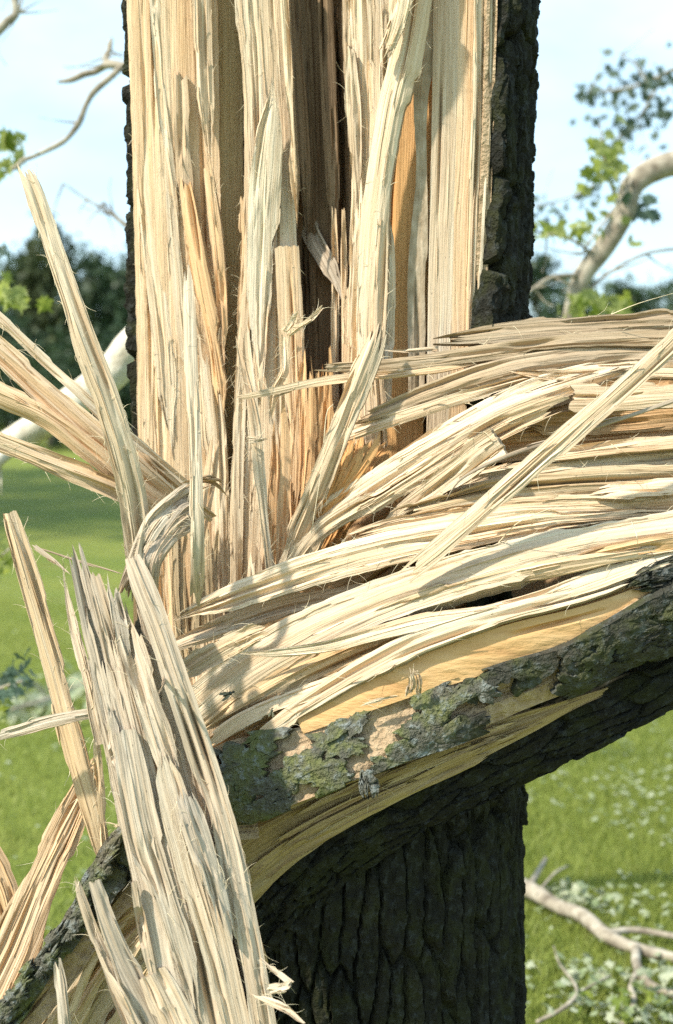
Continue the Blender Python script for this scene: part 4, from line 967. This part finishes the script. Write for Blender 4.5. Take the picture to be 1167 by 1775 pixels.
lone('low_board', [(163, 1524, -.575, 20), (182, 1580, -.58, 28), (212, 1660, -.585, 38), (250, 1740, -.59, 56), (300, 1840, -.60, 64)],
     'right-hand prong of the grooved grey board at bottom left', 'board', e0='cut', l0=.02, weather=.8, cracks=3, ridge=.9, fuzz=4)
lone('low_board', [(262, 1684, -.585, 46), (290, 1740, -.59, 60), (340, 1850, -.60, 70)], 'stub of tan wood with a cut top at the foot of the grey slab', 'board', e0='cut', l0=.02, weather=.35, warm=.15, cracks=3)
lone('thin_splinter', [(98, 1656, -.56, 12), (106, 1710, -.565, 20), (114, 1790, -.57, 22), (118, 1860, -.57, 20)], 'small upright grey-white sliver at the bottom left edge of the photo', e0='jag', l0=.02, weather=.9, thick=.006)
lone('thin_splinter', [(172, 1664, -.60, 5), (196, 1700, -.605, 12), (222, 1748, -.61, 9), (240, 1790, -.61, 6)], 'slim pale sliver leaning along the left side of the low grey board', e0='spear', weather=.3, thick=.004)

# ================================================================== BARK-EDGED SLAB BENDING DOWN TO THE LEFT
LB = thing('bark_edged_slab', 'bark-edged slab of yellow wood arching down into the lower left corner', 'wood slab', tuple(P(200, 1780, -.42)))
fanp = [((430, 1470), (300, 1500), (200, 1575), (110, 1690), (30, 1800), 60), ((430, 1500), (310, 1535), (220, 1615), (140, 1720), (80, 1830), 54), ((430, 1540), (320, 1575), (240, 1650), (170, 1750), (120, 1850), 52),
        ((430, 1580), (330, 1620), (270, 1690), (220, 1770), (180, 1860), 56), ((440, 1620), (350, 1670), (300, 1730), (260, 1800), (230, 1880), 56)]
for q, (a, b, c, d, e, w) in enumerate(fanp):
    Y = -.40 - .012 * (q % 2)
    plank(LB, [(*a, Y + .06, w), (*b, Y + .02, w), (*c, Y, w), (*d, Y - .01, w * 1.05), (*e, Y - .02, w * 1.1)], .018, .22, olive=.22, warm=.03, cracks=4, ridge=1.2, fuzz=14, name=S)
plank(LB, [(430, 1560, -.33, 220), (300, 1610, -.36, 240), (200, 1720, -.375, 260), (120, 1880, -.38, 260)], .05, .05, warm=.5, dark=.25, name='slab_core', ridge=2, cracks=5, rw=.006)
for q, pts in enumerate([[(300, 1530, -.43), (215, 1590, -.44), (150, 1640, -.45)], [(320, 1560, -.43), (240, 1640, -.45), (190, 1730, -.46)], [(330, 1610, -.43), (260, 1690, -.45), (225, 1790, -.46)], [(250, 1560, -.43), (170, 1650, -.45), (110, 1790, -.46)]]):
    plank(LB, [(*p, w) for p, w in zip(pts, (10, 18, 8))], .006, .4, olive=.35, e0='spear', e1='spear', fuzz=10)
BE = [(430, 1400, -.40, 56, 0), (330, 1412, -.42, 56, 0), (232, 1470, -.45, 80, 0), (180, 1526, -.46, 64, 0), (128, 1606, -.465, 52, 0), (72, 1684, -.47, 52, 0), (16, 1746, -.475, 56, 0), (-60, 1810, -.47, 60, 0)]
plank(LB, [(x + 16, y + 22, Y + .012, w * 1.1, 0) for x, y, Y, w, t in BE], .02, .2, mat=INNER_BARK, name='inner_bark', ragged=1.3)
edge_o, edge = plank(LB, BE, .03, .15, name='bark', mat=BARK_LICHEN, bark=bark_h(.012, .05, .06), rw=.0025, rl=.0035, ragged=1.8)
for q in range(22):
    v = 0.24 + 0.70 * q / 22 + lrp.uniform(-.01, .01)
    flake(LB, edge, lrp.uniform(-1.0, .2), v, .008 * lrp.uniform(.7, 1.3), .017 * lrp.uniform(.7, 1.3), lrp.uniform(.006, .016), BARK_LICHEN, 800 + q, lrp.uniform(.006, .012), lrp.uniform(-.3, .3))

# ================================================================== FLIES
FLY_BODY = simple_noise_material('fly_body', [(0.3, (0.02, 0.025, 0.015)), (0.7, (0.07, 0.075, 0.04))], 300, 2, 0.35, 0.5)
FLY_WING = simple_noise_material('fly_wing', [(0.3, (0.16, 0.15, 0.10)), (0.7, (0.26, 0.24, 0.17))], 200, 2, 0.3, 0.5)
def fly(px, py, Y, size, ang, label):
    c = P(px, py, Y)
    t = thing('fly', label, 'insect', tuple(c))
    R = np.array([[math.cos(ang), 0, -math.sin(ang)], [0, 1, 0], [math.sin(ang), 0, math.cos(ang)]])
    def pt(x, y, z): return c + R @ (np.array([x, y, z]) * size)
    tube('body', t, [(*pt(-.5, 0, 0), .02 * size), (*pt(-.3, -.03, 0), .13 * size), (*pt(0, -.06, 0), .15 * size), (*pt(.22, -.08, 0), .19 * size), (*pt(.38, -.06, 0), .07 * size), (*pt(.48, -.06, 0), .13 * size), (*pt(.58, -.05, 0), .04 * size)], FLY_BODY, 8, 0.03)
    for s in (-1, 1):
        V = np.array([pt(.2, -.2, .08 * s), pt(-.1, -.23, .30 * s), pt(-.55, -.18, .38 * s), pt(-.75, -.16, .25 * s), pt(-.4, -.2, .10 * s), pt(0, -.21, .05 * s)])
        V = np.vstack([V, V + np.array([0, .02 * size, 0])])
        F = [np.array([[0, 1, 2, 3, 4, 5], [11, 10, 9, 8, 7, 6]]), np.array([[k, (k + 1) % 6, 6 + (k + 1) % 6, 6 + k] for k in range(6)])]
        link('wing', mesh_np('wing', V, F, False), t, [FLY_WING])
        for k, dx in enumerate((-.25, .05, .3)):
            tube('leg', t, [(*pt(dx * .6, 0, .08 * s), .025 * size), (*pt(dx, -.12, .34 * s), .02 * size), (*pt(dx * 1.7, .05, .62 * s), .012 * size)], FLY_BODY, 5, 0.0)
fly(396, 1203, -.432, .016, .4, 'brownish fly with long legs resting on the big pale slab of the bowed stem')
fly(471, 1234, -.435, .010, 1.4, 'small grey-green fly sitting below the jagged strip above the bark band')

# ================================================================== LAWN DETAIL
def mesh_tri(V, F, name): return mesh_np(name, V, [F], False)
def grass_blades():
    lr = np.random.default_rng(3)
    n = 60000
    px = np.concatenate([lr.uniform(880, 1260, n), lr.uniform(-110, 460, n // 2)])
    d = np.concatenate([lr.uniform(3.1, 10, n) , lr.uniform(3.4, 12, n // 2)])
    x = (px - 583.5) / FPX * d; y = CAM[1] + d
    m = len(x)
    z = ground_z(x, y)
    h = lr.uniform(.020, .050, m); a = lr.uniform(0, 6.28, m); w = lr.uniform(.0018, .0035, m)
    lean = lr.normal(0, .022, (m, 2))
    V = np.empty((m, 3, 3))
    V[:, 0] = np.stack([x - w * np.cos(a), y - w * np.sin(a), z - .003], -1)
    V[:, 1] = np.stack([x + w * np.cos(a), y + w * np.sin(a), z - .003], -1)
    V[:, 2] = np.stack([x + lean[:, 0], y + lean[:, 1], z + h], -1)
    F = np.arange(m * 3).reshape(-1, 3)
    o = link('grass', mesh_tri(V.reshape(-1, 3), F, 'grass'), None, [leaf_material('grass_blade', (0.17, 0.22, 0.034), (0.33, 0.36, 0.085), (0.24, 0.29, 0.055), 0.35)])
    tag(o, 'short bright green grass blades of the lawn', 'grass', kind='stuff')
grass_blades()

LEAF = leaf_material('maple_leaf', (0.15, 0.21, 0.028), (0.34, 0.38, 0.060), (0.34, 0.38, 0.14), 0.45)
LEAF_DARK = leaf_material('blue_green_leaf', (0.055, 0.095, 0.065), (0.10, 0.155, 0.105), (0.13, 0.17, 0.12), 0.30)  # darker, bluer green leaf colour
LEAF_PALE = leaf_material('silvery_leaf', (0.18, 0.23, 0.10), (0.40, 0.42, 0.28), (0.52, 0.53, 0.38), 0.15)
LIMB = simple_noise_material('smooth_limb_bark', [(0.3, (0.13, 0.105, 0.075)), (0.5, (0.32, 0.275, 0.205)), (0.75, (0.54, 0.49, 0.39))], 18, 7, 0.8, 0.15, 0.006)
LIMB_PALE = simple_noise_material('pale_limb', [(0.30, (0.30, 0.24, 0.16)), (0.42, (0.56, 0.50, 0.38)), (0.6, (0.70, 0.65, 0.53)), (0.8, (0.78, 0.74, 0.63))], 13, 8, 0.8, 0.15, 0.012)  # pale mottled limb colour
def leaf_mesh():
    out = [(0, 0), (.22, -.10), (.18, .10), (.52, .08), (.40, .26), (.62, .50), (.36, .50), (.30, .62), (.14, .58), (0, 1.0)]
    pts = out + [(-x, y) for x, y in out[-2:0:-1]]
    V = [(0, .32, .05)] + [(x, y, .10 * abs(x) - .16 * (y - .3) ** 2 + .05 * math.sin(9 * x + 5 * y)) for x, y in pts]
    n = len(pts)
    F = np.array([(0, 1 + k, 1 + (k + 1) % n) for k in range(n)])
    return np.array(V), F
LV, LF = leaf_mesh()
LEAF_ME = mesh_tri(LV, LF, 'leaf'); LEAF_ME.materials.append(LEAF)
LEAF_ME2 = mesh_tri(LV, LF, 'leaf'); LEAF_ME2.materials.append(LEAF_DARK)
LEAF_ME3 = mesh_tri(LV, LF, 'leaf'); LEAF_ME3.materials.append(LEAF_PALE)
def put_leaf(parent, p, size, me, lr, droop=True):
    o = bpy.data.objects.new('leaf', me); COL.objects.link(o)
    o.parent = parent
    o.location = Vector(p) - parent.location
    o.rotation_euler = (lr.uniform(-2.6, -0.6) if droop else lr.uniform(-1.1, 1.1), lr.uniform(-.9, .9), lr.uniform(0, 6.28))
    o.scale = (size,) * 3
def limb(name, label, paths, mat, leaves=(), cat='tree limb', leaf_me=None, seed=1, twig_mat=None):
    """paths: lists of (px,py,Y,wpx); the first is the limb itself, the others its branches"""
    t = thing(name, label, cat, tuple(P(*paths[0][0][:3])))
    for k, pth in enumerate(paths):
        q = []
        for px, py, Y, w in pth:
            p = P(px, py, Y); q.append((*p, w * (.84 if name == 'broken_limb' else .9 if name == 'bare_bough' else 1) * np.linalg.norm(p - CAM) / FPX / 2))
        tube('bough' if k == 0 else 'branch', t, q, mat, 12 if k == 0 else 8, .14, seed * 10 + k)
    lr = np.random.default_rng(seed)
    if len(paths) > 1:
        for k in range(9):                                   # fine side twigs
            pth = paths[lr.integers(0, len(paths))]; a = pth[lr.integers(1, len(pth))]
            an = lr.uniform(0, 6.28); ln = lr.uniform(25, 80)
            q = []
            for f in (0, .35, .7, 1):
                p = P(a[0] + math.cos(an) * ln * f + lr.normal(0, 3) * f, a[1] + math.sin(an) * ln * f - 8 * f * f, a[2] + lr.normal(0, .03) * f)
                q.append((*p, max(.0012, .0045 * (1 - f))))
            tube('twig', t, q, mat, 5, .1, seed * 50 + k)
    for (cx, cy, Y, rx, ry, n, size, me) in leaves:
        for k in range(n):
            p = P(cx + lr.normal(0, rx), cy + lr.normal(0, ry), Y + lr.normal(0, .12))
            put_leaf(t, p, size * lr.uniform(.7, 1.25), me, lr)
    return t
limb('broken_limb', 'thick sunlit limb with leafy shoots rising behind the bowed stem at right',
     [[(1300, 255, 2.6, 50), (1200, 275, 2.6, 50), (1140, 292, 2.6, 48), (1098, 320, 2.6, 46), (1082, 368, 2.6, 42), (1050, 425, 2.6, 42), (1012, 475, 2.6, 40), (992, 530, 2.6, 30), (978, 620, 2.6, 22), (966, 760, 2.6, 18)],
      [(1012, 478, 2.6, 12), (960, 480, 2.5, 9), (925, 500, 2.45, 7), (905, 515, 2.4, 5)], [(1082, 372, 2.6, 9), (1060, 320, 2.55, 7), (1048, 270, 2.5, 5), (1040, 215, 2.5, 3)], [(1035, 450, 2.6, 9), (1000, 420, 2.55, 6), (950, 405, 2.5, 5), (915, 400, 2.5, 3)],
      [(1100, 300, 2.6, 6), (1080, 340, 2.5, 6), (1025, 415, 2.4, 5), (1010, 440, 2.4, 5)], [(1000, 520, 2.6, 10), (1060, 470, 2.7, 6), (1120, 440, 2.8, 6), (1180, 430, 2.9, 6)]],
     LIMB, [(1050, 262, 2.5, 18, 30, 34, .050, LEAF_ME), (950, 398, 2.45, 30, 10, 24, .050, LEAF_ME), (1010, 395, 2.5, 34, 14, 18, .048, LEAF_ME), (1120, 350, 2.55, 12, 10, 7, .06, LEAF_ME2), (1050, 526, 2.3, 30, 14, 34, .060, LEAF_ME), (1040, 335, 2.5, 20, 26, 8, .045, LEAF_ME)], seed=4)
limb('leafy_spray', 'hazy blue-green spray of leaves hanging against the sky at upper right',
     [[(1300, 60, 6.0, 12), (1190, 110, 6.0, 8), (1100, 150, 6.0, 6), (1020, 160, 6.0, 3)], [(1150, 130, 6, 6), (1110, 200, 6, 4), (1060, 250, 6, 3)], [(1120, 140, 6, 5), (1100, 110, 6, 4), (1075, 95, 6, 2)], [(1100, 220, 6, 4), (1030, 320, 6, 4), (930, 360, 6, 3)]],
     LIMB, [(1100, 115, 6.0, 26, 16, 26, .058, LEAF_ME2), (1050, 160, 6.0, 24, 12, 24, .058, LEAF_ME2), (1090, 205, 6.0, 40, 18, 44, .058, LEAF_ME2), (1150, 165, 6.0, 18, 34, 40, .058, LEAF_ME2), (1110, 160, 6.0, 30, 20, 26, .058, LEAF_ME2), (1030, 330, 6.0, 20, 16, 16, .055, LEAF_ME2), (940, 358, 6.0, 26, 12, 18, .055, LEAF_ME2), (1095, 240, 6.0, 30, 14, 22, .055, LEAF_ME2)], cat='foliage', seed=6)
limb('bare_bough', 'crooked bare grey bough against the sky at upper left, meeting the trunk',
     [[(330, 20, 2.6, 22), (226, 104, 2.6, 13), (192, 134, 2.6, 12), (164, 158, 2.6, 13), (150, 180, 2.6, 11), (137, 212, 2.6, 12), (118, 238, 2.6, 10), (98, 252, 2.6, 11), (60, 270, 2.6, 9), (40, 278, 2.6, 9), (20, 294, 2.6, 8), (-60, 330, 2.6, 7)],
      [(236, 132, 2.6, 15), (208, 114, 2.62, 16), (186, 112, 2.65, 15), (165, 124, 2.7, 12), (146, 128, 2.7, 13), (124, 138, 2.7, 11), (100, 142, 2.7, 5)], [(186, 116, 2.65, 12), (183, 98, 2.66, 10), (190, 86, 2.67, 10), (193, 66, 2.68, 6)]],
     LIMB, [(30, 226, 2.6, 12, 7, 6, .07, LEAF_ME), (8, 272, 2.6, 10, 9, 6, .07, LEAF_ME), (4, 235, 2.6, 6, 6, 3, .06, LEAF_ME)], seed=8)
limb('bare_bough', 'stub of pale bough crossing the top left corner', [[(-70, 110, 2.7, 20), (-8, 58, 2.7, 18), (14, 36, 2.7, 16), (28, 20, 2.7, 14), (18, -30, 2.7, 12)], [(24, 24, 2.7, 8), (32, 22, 2.7, 3)]], LIMB, seed=9)
limb('bare_twig_branch', 'blurred dark bare twig slanting toward the trunk below the crooked bough', [[(320, 450, 3.2, 12), (238, 405, 3.2, 10), (195, 372, 3.2, 6), (150, 345, 3.2, 4), (110, 318, 3.2, 2)], [(215, 388, 3.2, 4), (180, 350, 3.2, 2)]], LIMB, seed=10)
limb('white_limb', 'smooth white fallen limb sloping down to the left behind the splinter fan',
     [[(430, 470, 1.3, 62), (320, 520, 1.3, 64), (232, 598, 1.3, 62), (190, 650, 1.3, 58), (130, 695, 1.3, 58), (70, 735, 1.3, 52), (0, 778, 1.3, 44), (-80, 830, 1.3, 40)], [(30, 765, 1.3, 30), (0, 795, 1.25, 24), (-12, 815, 1.25, 16)]],
     LIMB_PALE, [(20, 505, 1.4, 20, 10, 7, .055, LEAF_ME), (42, 512, 1.4, 14, 8, 4, .05, LEAF_ME)], seed=11)
limb('leafy_shoot', 'blurred leafy shoot poking in from the left edge above the lawn', [[(-120, 1010, 1.2, 10), (-40, 990, 1.2, 7), (0, 965, 1.2, 5), (18, 950, 1.2, 3)]], LIMB,
     [(2, 965, 1.2, 9, 18, 18, .034, LEAF_ME), (-20, 990, 1.2, 16, 24, 12, .034, LEAF_ME)], cat='foliage', seed=12)
limb('leafy_shoot', 'dark leafy shoot at the left edge beside the level grey splinter', [[(-130, 1250, 1.0, 10), (-50, 1215, 1.0, 8), (10, 1190, 1.0, 6), (40, 1180, 1.0, 3)]], LIMB,
     [(18, 1176, 1.0, 16, 16, 34, .034, LEAF_ME2), (4, 1225, 1.0, 8, 14, 14, .03, LEAF_ME)], cat='foliage', seed=13)
limb('leafy_shoot', 'few small leaves hanging at the left edge near the treetops', [[(-100, 400, 2.0, 6), (-30, 420, 2.0, 4), (10, 432, 2.0, 2)]], LIMB, [(4, 430, 2.0, 5, 8, 4, .05, LEAF_ME2), (4, 478, 2.0, 5, 6, 3, .05, LEAF_ME)], cat='foliage', seed=14)

# fallen branches on the lawn
def ground_limb(name, label, paths, mat, leaf_spots=(), seed=1):
    t = thing(name, label, 'fallen branch', tuple(G(*paths[0][0][:2], .02)))
    for k, pth in enumerate(paths):
        q = []
        for px, py, z, w in pth:
            p = G(px, py, z); r = .8 * w * np.linalg.norm(p - CAM) / FPX / 2
            q.append((*p, r))
        tube('bough' if k == 0 else 'branch', t, q, mat, 10 if k == 0 else 7, .18, seed * 10 + k)
    lr = np.random.default_rng(seed)
    for (cx, cy, rx, ry, n, size, me) in leaf_spots:
        for k in range(n):
            p = G(cx + lr.normal(0, rx), cy + lr.normal(0, ry), lr.uniform(.015, .07))
            put_leaf(t, p, size * lr.uniform(.6, 1.2), me, lr, False)
    return t
ground_limb('fallen_branch', 'long forked fallen branch lying on the sunny lawn at lower right',
    [[(870, 1515, .05, 34), (915, 1540, .05, 34), (970, 1572, .04, 32), (1010, 1588, .04, 32), (1050, 1622, .04, 30), (1100, 1644, .035, 26), (1167, 1660, .03, 22), (1260, 1680, .03, 18)],
     [(918, 1536, .06, 14), (935, 1508, .08, 12), (946, 1488, .10, 10)], [(1104, 1640, .04, 20), (1104, 1672, .04, 20), (1122, 1702, .04, 18), (1167, 1724, .03, 15), (1240, 1740, .03, 13)], [(1106, 1680, .04, 14), (1094, 1714, .04, 13), (1100, 1736, .03, 12), (1084, 1770, .03, 16), (1060, 1800, .03, 16)],
     [(1050, 1618, .05, 16), (1100, 1612, .05, 14), (1167, 1622, .05, 13), (1240, 1630, .05, 12)], [(930, 1550, .06, 6), (960, 1515, .09, 5), (985, 1500, .1, 3)]],
    LIMB, [(985, 1545, 26, 12, 34, .034, LEAF_ME3), (1030, 1560, 24, 12, 26, .034, LEAF_ME3), (1120, 1735, 26, 26, 36, .036, LEAF_ME3), (1150, 1700, 16, 14, 16, .036, LEAF_ME3), (1040, 1690, 30, 12, 14, .034, LEAF_ME3), (1090, 1740, 40, 20, 26, .036, LEAF_ME)], 21)
ground_limb('fallen_branch', 'thin twiggy fallen branch half buried in leaves at the bottom right corner',
    [[(930, 1772, .03, 8), (980, 1745, .05, 9), (1000, 1715, .06, 7), (970, 1670, .05, 4), (960, 1640, .05, 3)], [(1000, 1722, .05, 6), (1040, 1700, .05, 5), (1060, 1690, .04, 3)]],
    LIMB, [(1010, 1690, 30, 12, 20, .034, LEAF_ME3), (1020, 1745, 40, 14, 22, .034, LEAF_ME3), (1090, 1755, 30, 14, 20, .034, LEAF_ME3)], 22)
ground_limb('fallen_branch', 'distant pale heap of fallen twigs and silvery leaves on the lawn at left',
    [[(20, 1230, .1, 7), (80, 1212, .12, 7), (130, 1190, .15, 5), (170, 1170, .2, 3)], [(80, 1210, .1, 4), (60, 1180, .2, 3)]], LIMB, [(80, 1212, 26, 14, 40, .08, LEAF_ME3), (140, 1190, 20, 14, 24, .08, LEAF_ME3), (30, 1225, 22, 10, 20, .08, LEAF_ME3)], 23)
def litter():
    lr = np.random.default_rng(8)
    Vs, Fs = [], []
    for k in range(1500):
        if k < 1100: px, d = lr.uniform(880, 1300), lr.uniform(3.2, 9.5)
        else: px, d = lr.uniform(-110, 330), lr.uniform(4, 16)
        x = (px - 583.5) / FPX * d; y = CAM[1] + d
        if vn(np.array([x / .35]), np.array([y / .5]), 61)[0] < .42: continue
        s = lr.uniform(.012, .032)
        a = lr.uniform(0, 6.28); ca, sa = math.cos(a), math.sin(a)
        V = LV * s
        tl = lr.normal(0, .35)
        V = np.stack([V[:, 0] * ca - V[:, 1] * sa, V[:, 0] * sa + V[:, 1] * ca, V[:, 2] + V[:, 0] * tl], -1) + np.array([x, y, float(ground_z(x, y)) + lr.uniform(.02, .045)])
        Fs.append(LF + len(Vs) * len(LV)); Vs.append(V)
    o = link('fallen_leaves', mesh_tri(np.vstack(Vs), np.vstack(Fs), 'fallen_leaves'), None, [LEAF_PALE])
    tag(o, 'pale upturned leaves scattered over the lawn', 'leaves', kind='stuff')
litter()

# ================================================================== FAR TREES
FAR_LEAF = [leaf_material('far_foliage', (0.022, 0.045, 0.020), (0.050, 0.085, 0.034), (0.05, 0.085, 0.034), 0.25), leaf_material('far_foliage_olive', (0.045, 0.062, 0.022), (0.085, 0.105, 0.040), (0.08, 0.10, 0.04), 0.25)]
TRUNKM = simple_noise_material('far_trunk', [(0.3, (0.05, 0.04, 0.03)), (0.7, (0.11, 0.09, 0.07))], 4, 3, 0.9, 0.1)
def far_tree(px, top, wpx, dist, mi, seed, label):
    lr = np.random.default_rng(seed)
    x = (px - 583.5) / FPX * dist; y = CAM[1] + dist
    g = float(ground_z(x, y))
    H = CAM[2] + (730 - top) / FPX * dist - g; R = wpx / FPX * dist / 2
    t = thing('tree', label, 'tree', (x, y, g), 'trees of the far wood')
    tube('trunk', t, [(x, y, g - .2, .03 * H), (x + .02 * H, y, g + .3 * H, .022 * H), (x - .01 * H, y, g + .85 * H, .006 * H)], TRUNKM, 8, .1, seed)
    nc = 70
    u = lr.normal(0, 1, (nc, 3)); u /= np.linalg.norm(u, axis=1, keepdims=True)
    rr = lr.uniform(.35, 1.0, nc) ** .5
    cz = g + .54 * H
    C = np.stack([x + u[:, 0] * rr * R, y + u[:, 1] * rr * R, cz + u[:, 2] * rr * .46 * H], -1)
    C[:, :2] += (C[:, :2] - [x, y]) * (-.35 * np.clip((C[:, 2:3] - cz) / (.46 * H), 0, 1))
    per = 46
    P0 = np.repeat(C, per, 0) + lr.normal(0, .11 * R + .25, (nc * per, 3))
    P0[:, 2] = np.maximum(P0[:, 2], g + .15)
    n = len(P0); s = lr.uniform(.10, .26, n) * (H / 14 + .35)
    a = norm(lr.normal(0, 1, (n, 3))); b = norm(np.cross(a, lr.normal(0, 1, (n, 3))))
    V = np.stack([P0 - a * s[:, None], P0 + b * s[:, None] * .7, P0 + a * s[:, None], P0 - b * s[:, None] * .7], 1).reshape(-1, 3)
    link('crown', mesh_np('crown', V, [np.arange(n * 4).reshape(-1, 4)], False), t, [FAR_LEAF[mi]])
FT = [(-60, 470, 200, 80, 0, 'dark bushy tree cut by the left edge'), (40, 440, 130, 88, 0, 'dark broad tree of the far wood above the splinter fan'), (92, 386, 120, 84, 1, 'tallest olive-green tree of the far wood at left'), (170, 428, 130, 92, 0, 'round dark tree between the tallest one and the trunk'),
      (232, 420, 110, 86, 0, 'dark tree half hidden behind the left side of the trunk'), (10, 560, 150, 70, 0, 'low dark thicket tree at left behind the thin splinter'), (130, 590, 170, 66, 0, 'low dark shrubby tree behind the white limb'), (215, 580, 130, 68, 0, 'low bushy tree beside the trunk behind the white limb'),
      (930, 440, 130, 90, 0, 'dark tree just right of the trunk bark behind the leafy shoots'), (1000, 475, 120, 84, 0, 'dark tree behind the foot of the sunlit limb'), (1085, 500, 130, 88, 0, 'low dark tree right of the sunlit limb'), (1170, 480, 130, 86, 0, 'dark tree at the right edge above the bowed stem'), (1250, 455, 130, 90, 1, 'olive tree cut by the right edge'),
      (860, 520, 150, 80, 1, 'olive tree hidden mostly behind the trunk bark')]
for k, (px, top, w, d, mi, lb) in enumerate(FT): far_tree(px, top, w, d, mi, 300 + k, lb)

def far_wood():
    lr = np.random.default_rng(91)
    n = 26000
    az = lr.uniform(-1.05, 1.05, n); d = lr.uniform(112, 128, n)
    top = 9.5 + 5 * fbm(az * 14, 0.5, 93, 3)
    h = lr.uniform(0.02, 1, n) ** .8 * top
    P0 = np.stack([d * np.sin(az), CAM[1] + d * np.cos(az), h], -1)
    s = lr.uniform(.25, .55, n)
    a = norm(lr.normal(0, 1, (n, 3))); b = norm(np.cross(a, lr.normal(0, 1, (n, 3))))
    V = np.stack([P0 - a * s[:, None], P0 + b * s[:, None] * .7, P0 + a * s[:, None], P0 - b * s[:, None] * .7], 1).reshape(-1, 3)
    o = link('far_wood', mesh_np('far_wood', V, [np.arange(n * 4).reshape(-1, 4)], False), None, [FAR_LEAF[0]])
    tag(o, 'distant dark wood closing the lawn behind the single trees', 'wood', kind='stuff')
far_wood()
for k, (x, y, H) in enumerate([(-12.5, 15, 14), (-13.5, 22, 16), (-18, 30, 17)]):
    d = y - CAM[1]
    far_tree(583.5 + x / d * FPX, 730 - (H - 1.5) / d * FPX, 9 / d * FPX, d, 0, 400 + k, ['tall tree outside the left edge, nearest of the three shading the lawn', 'tall tree outside the left edge, middle one of the three shading the lawn', 'tall tree outside the left edge, farthest of the three shading the lawn'][k])
flush_fibres()
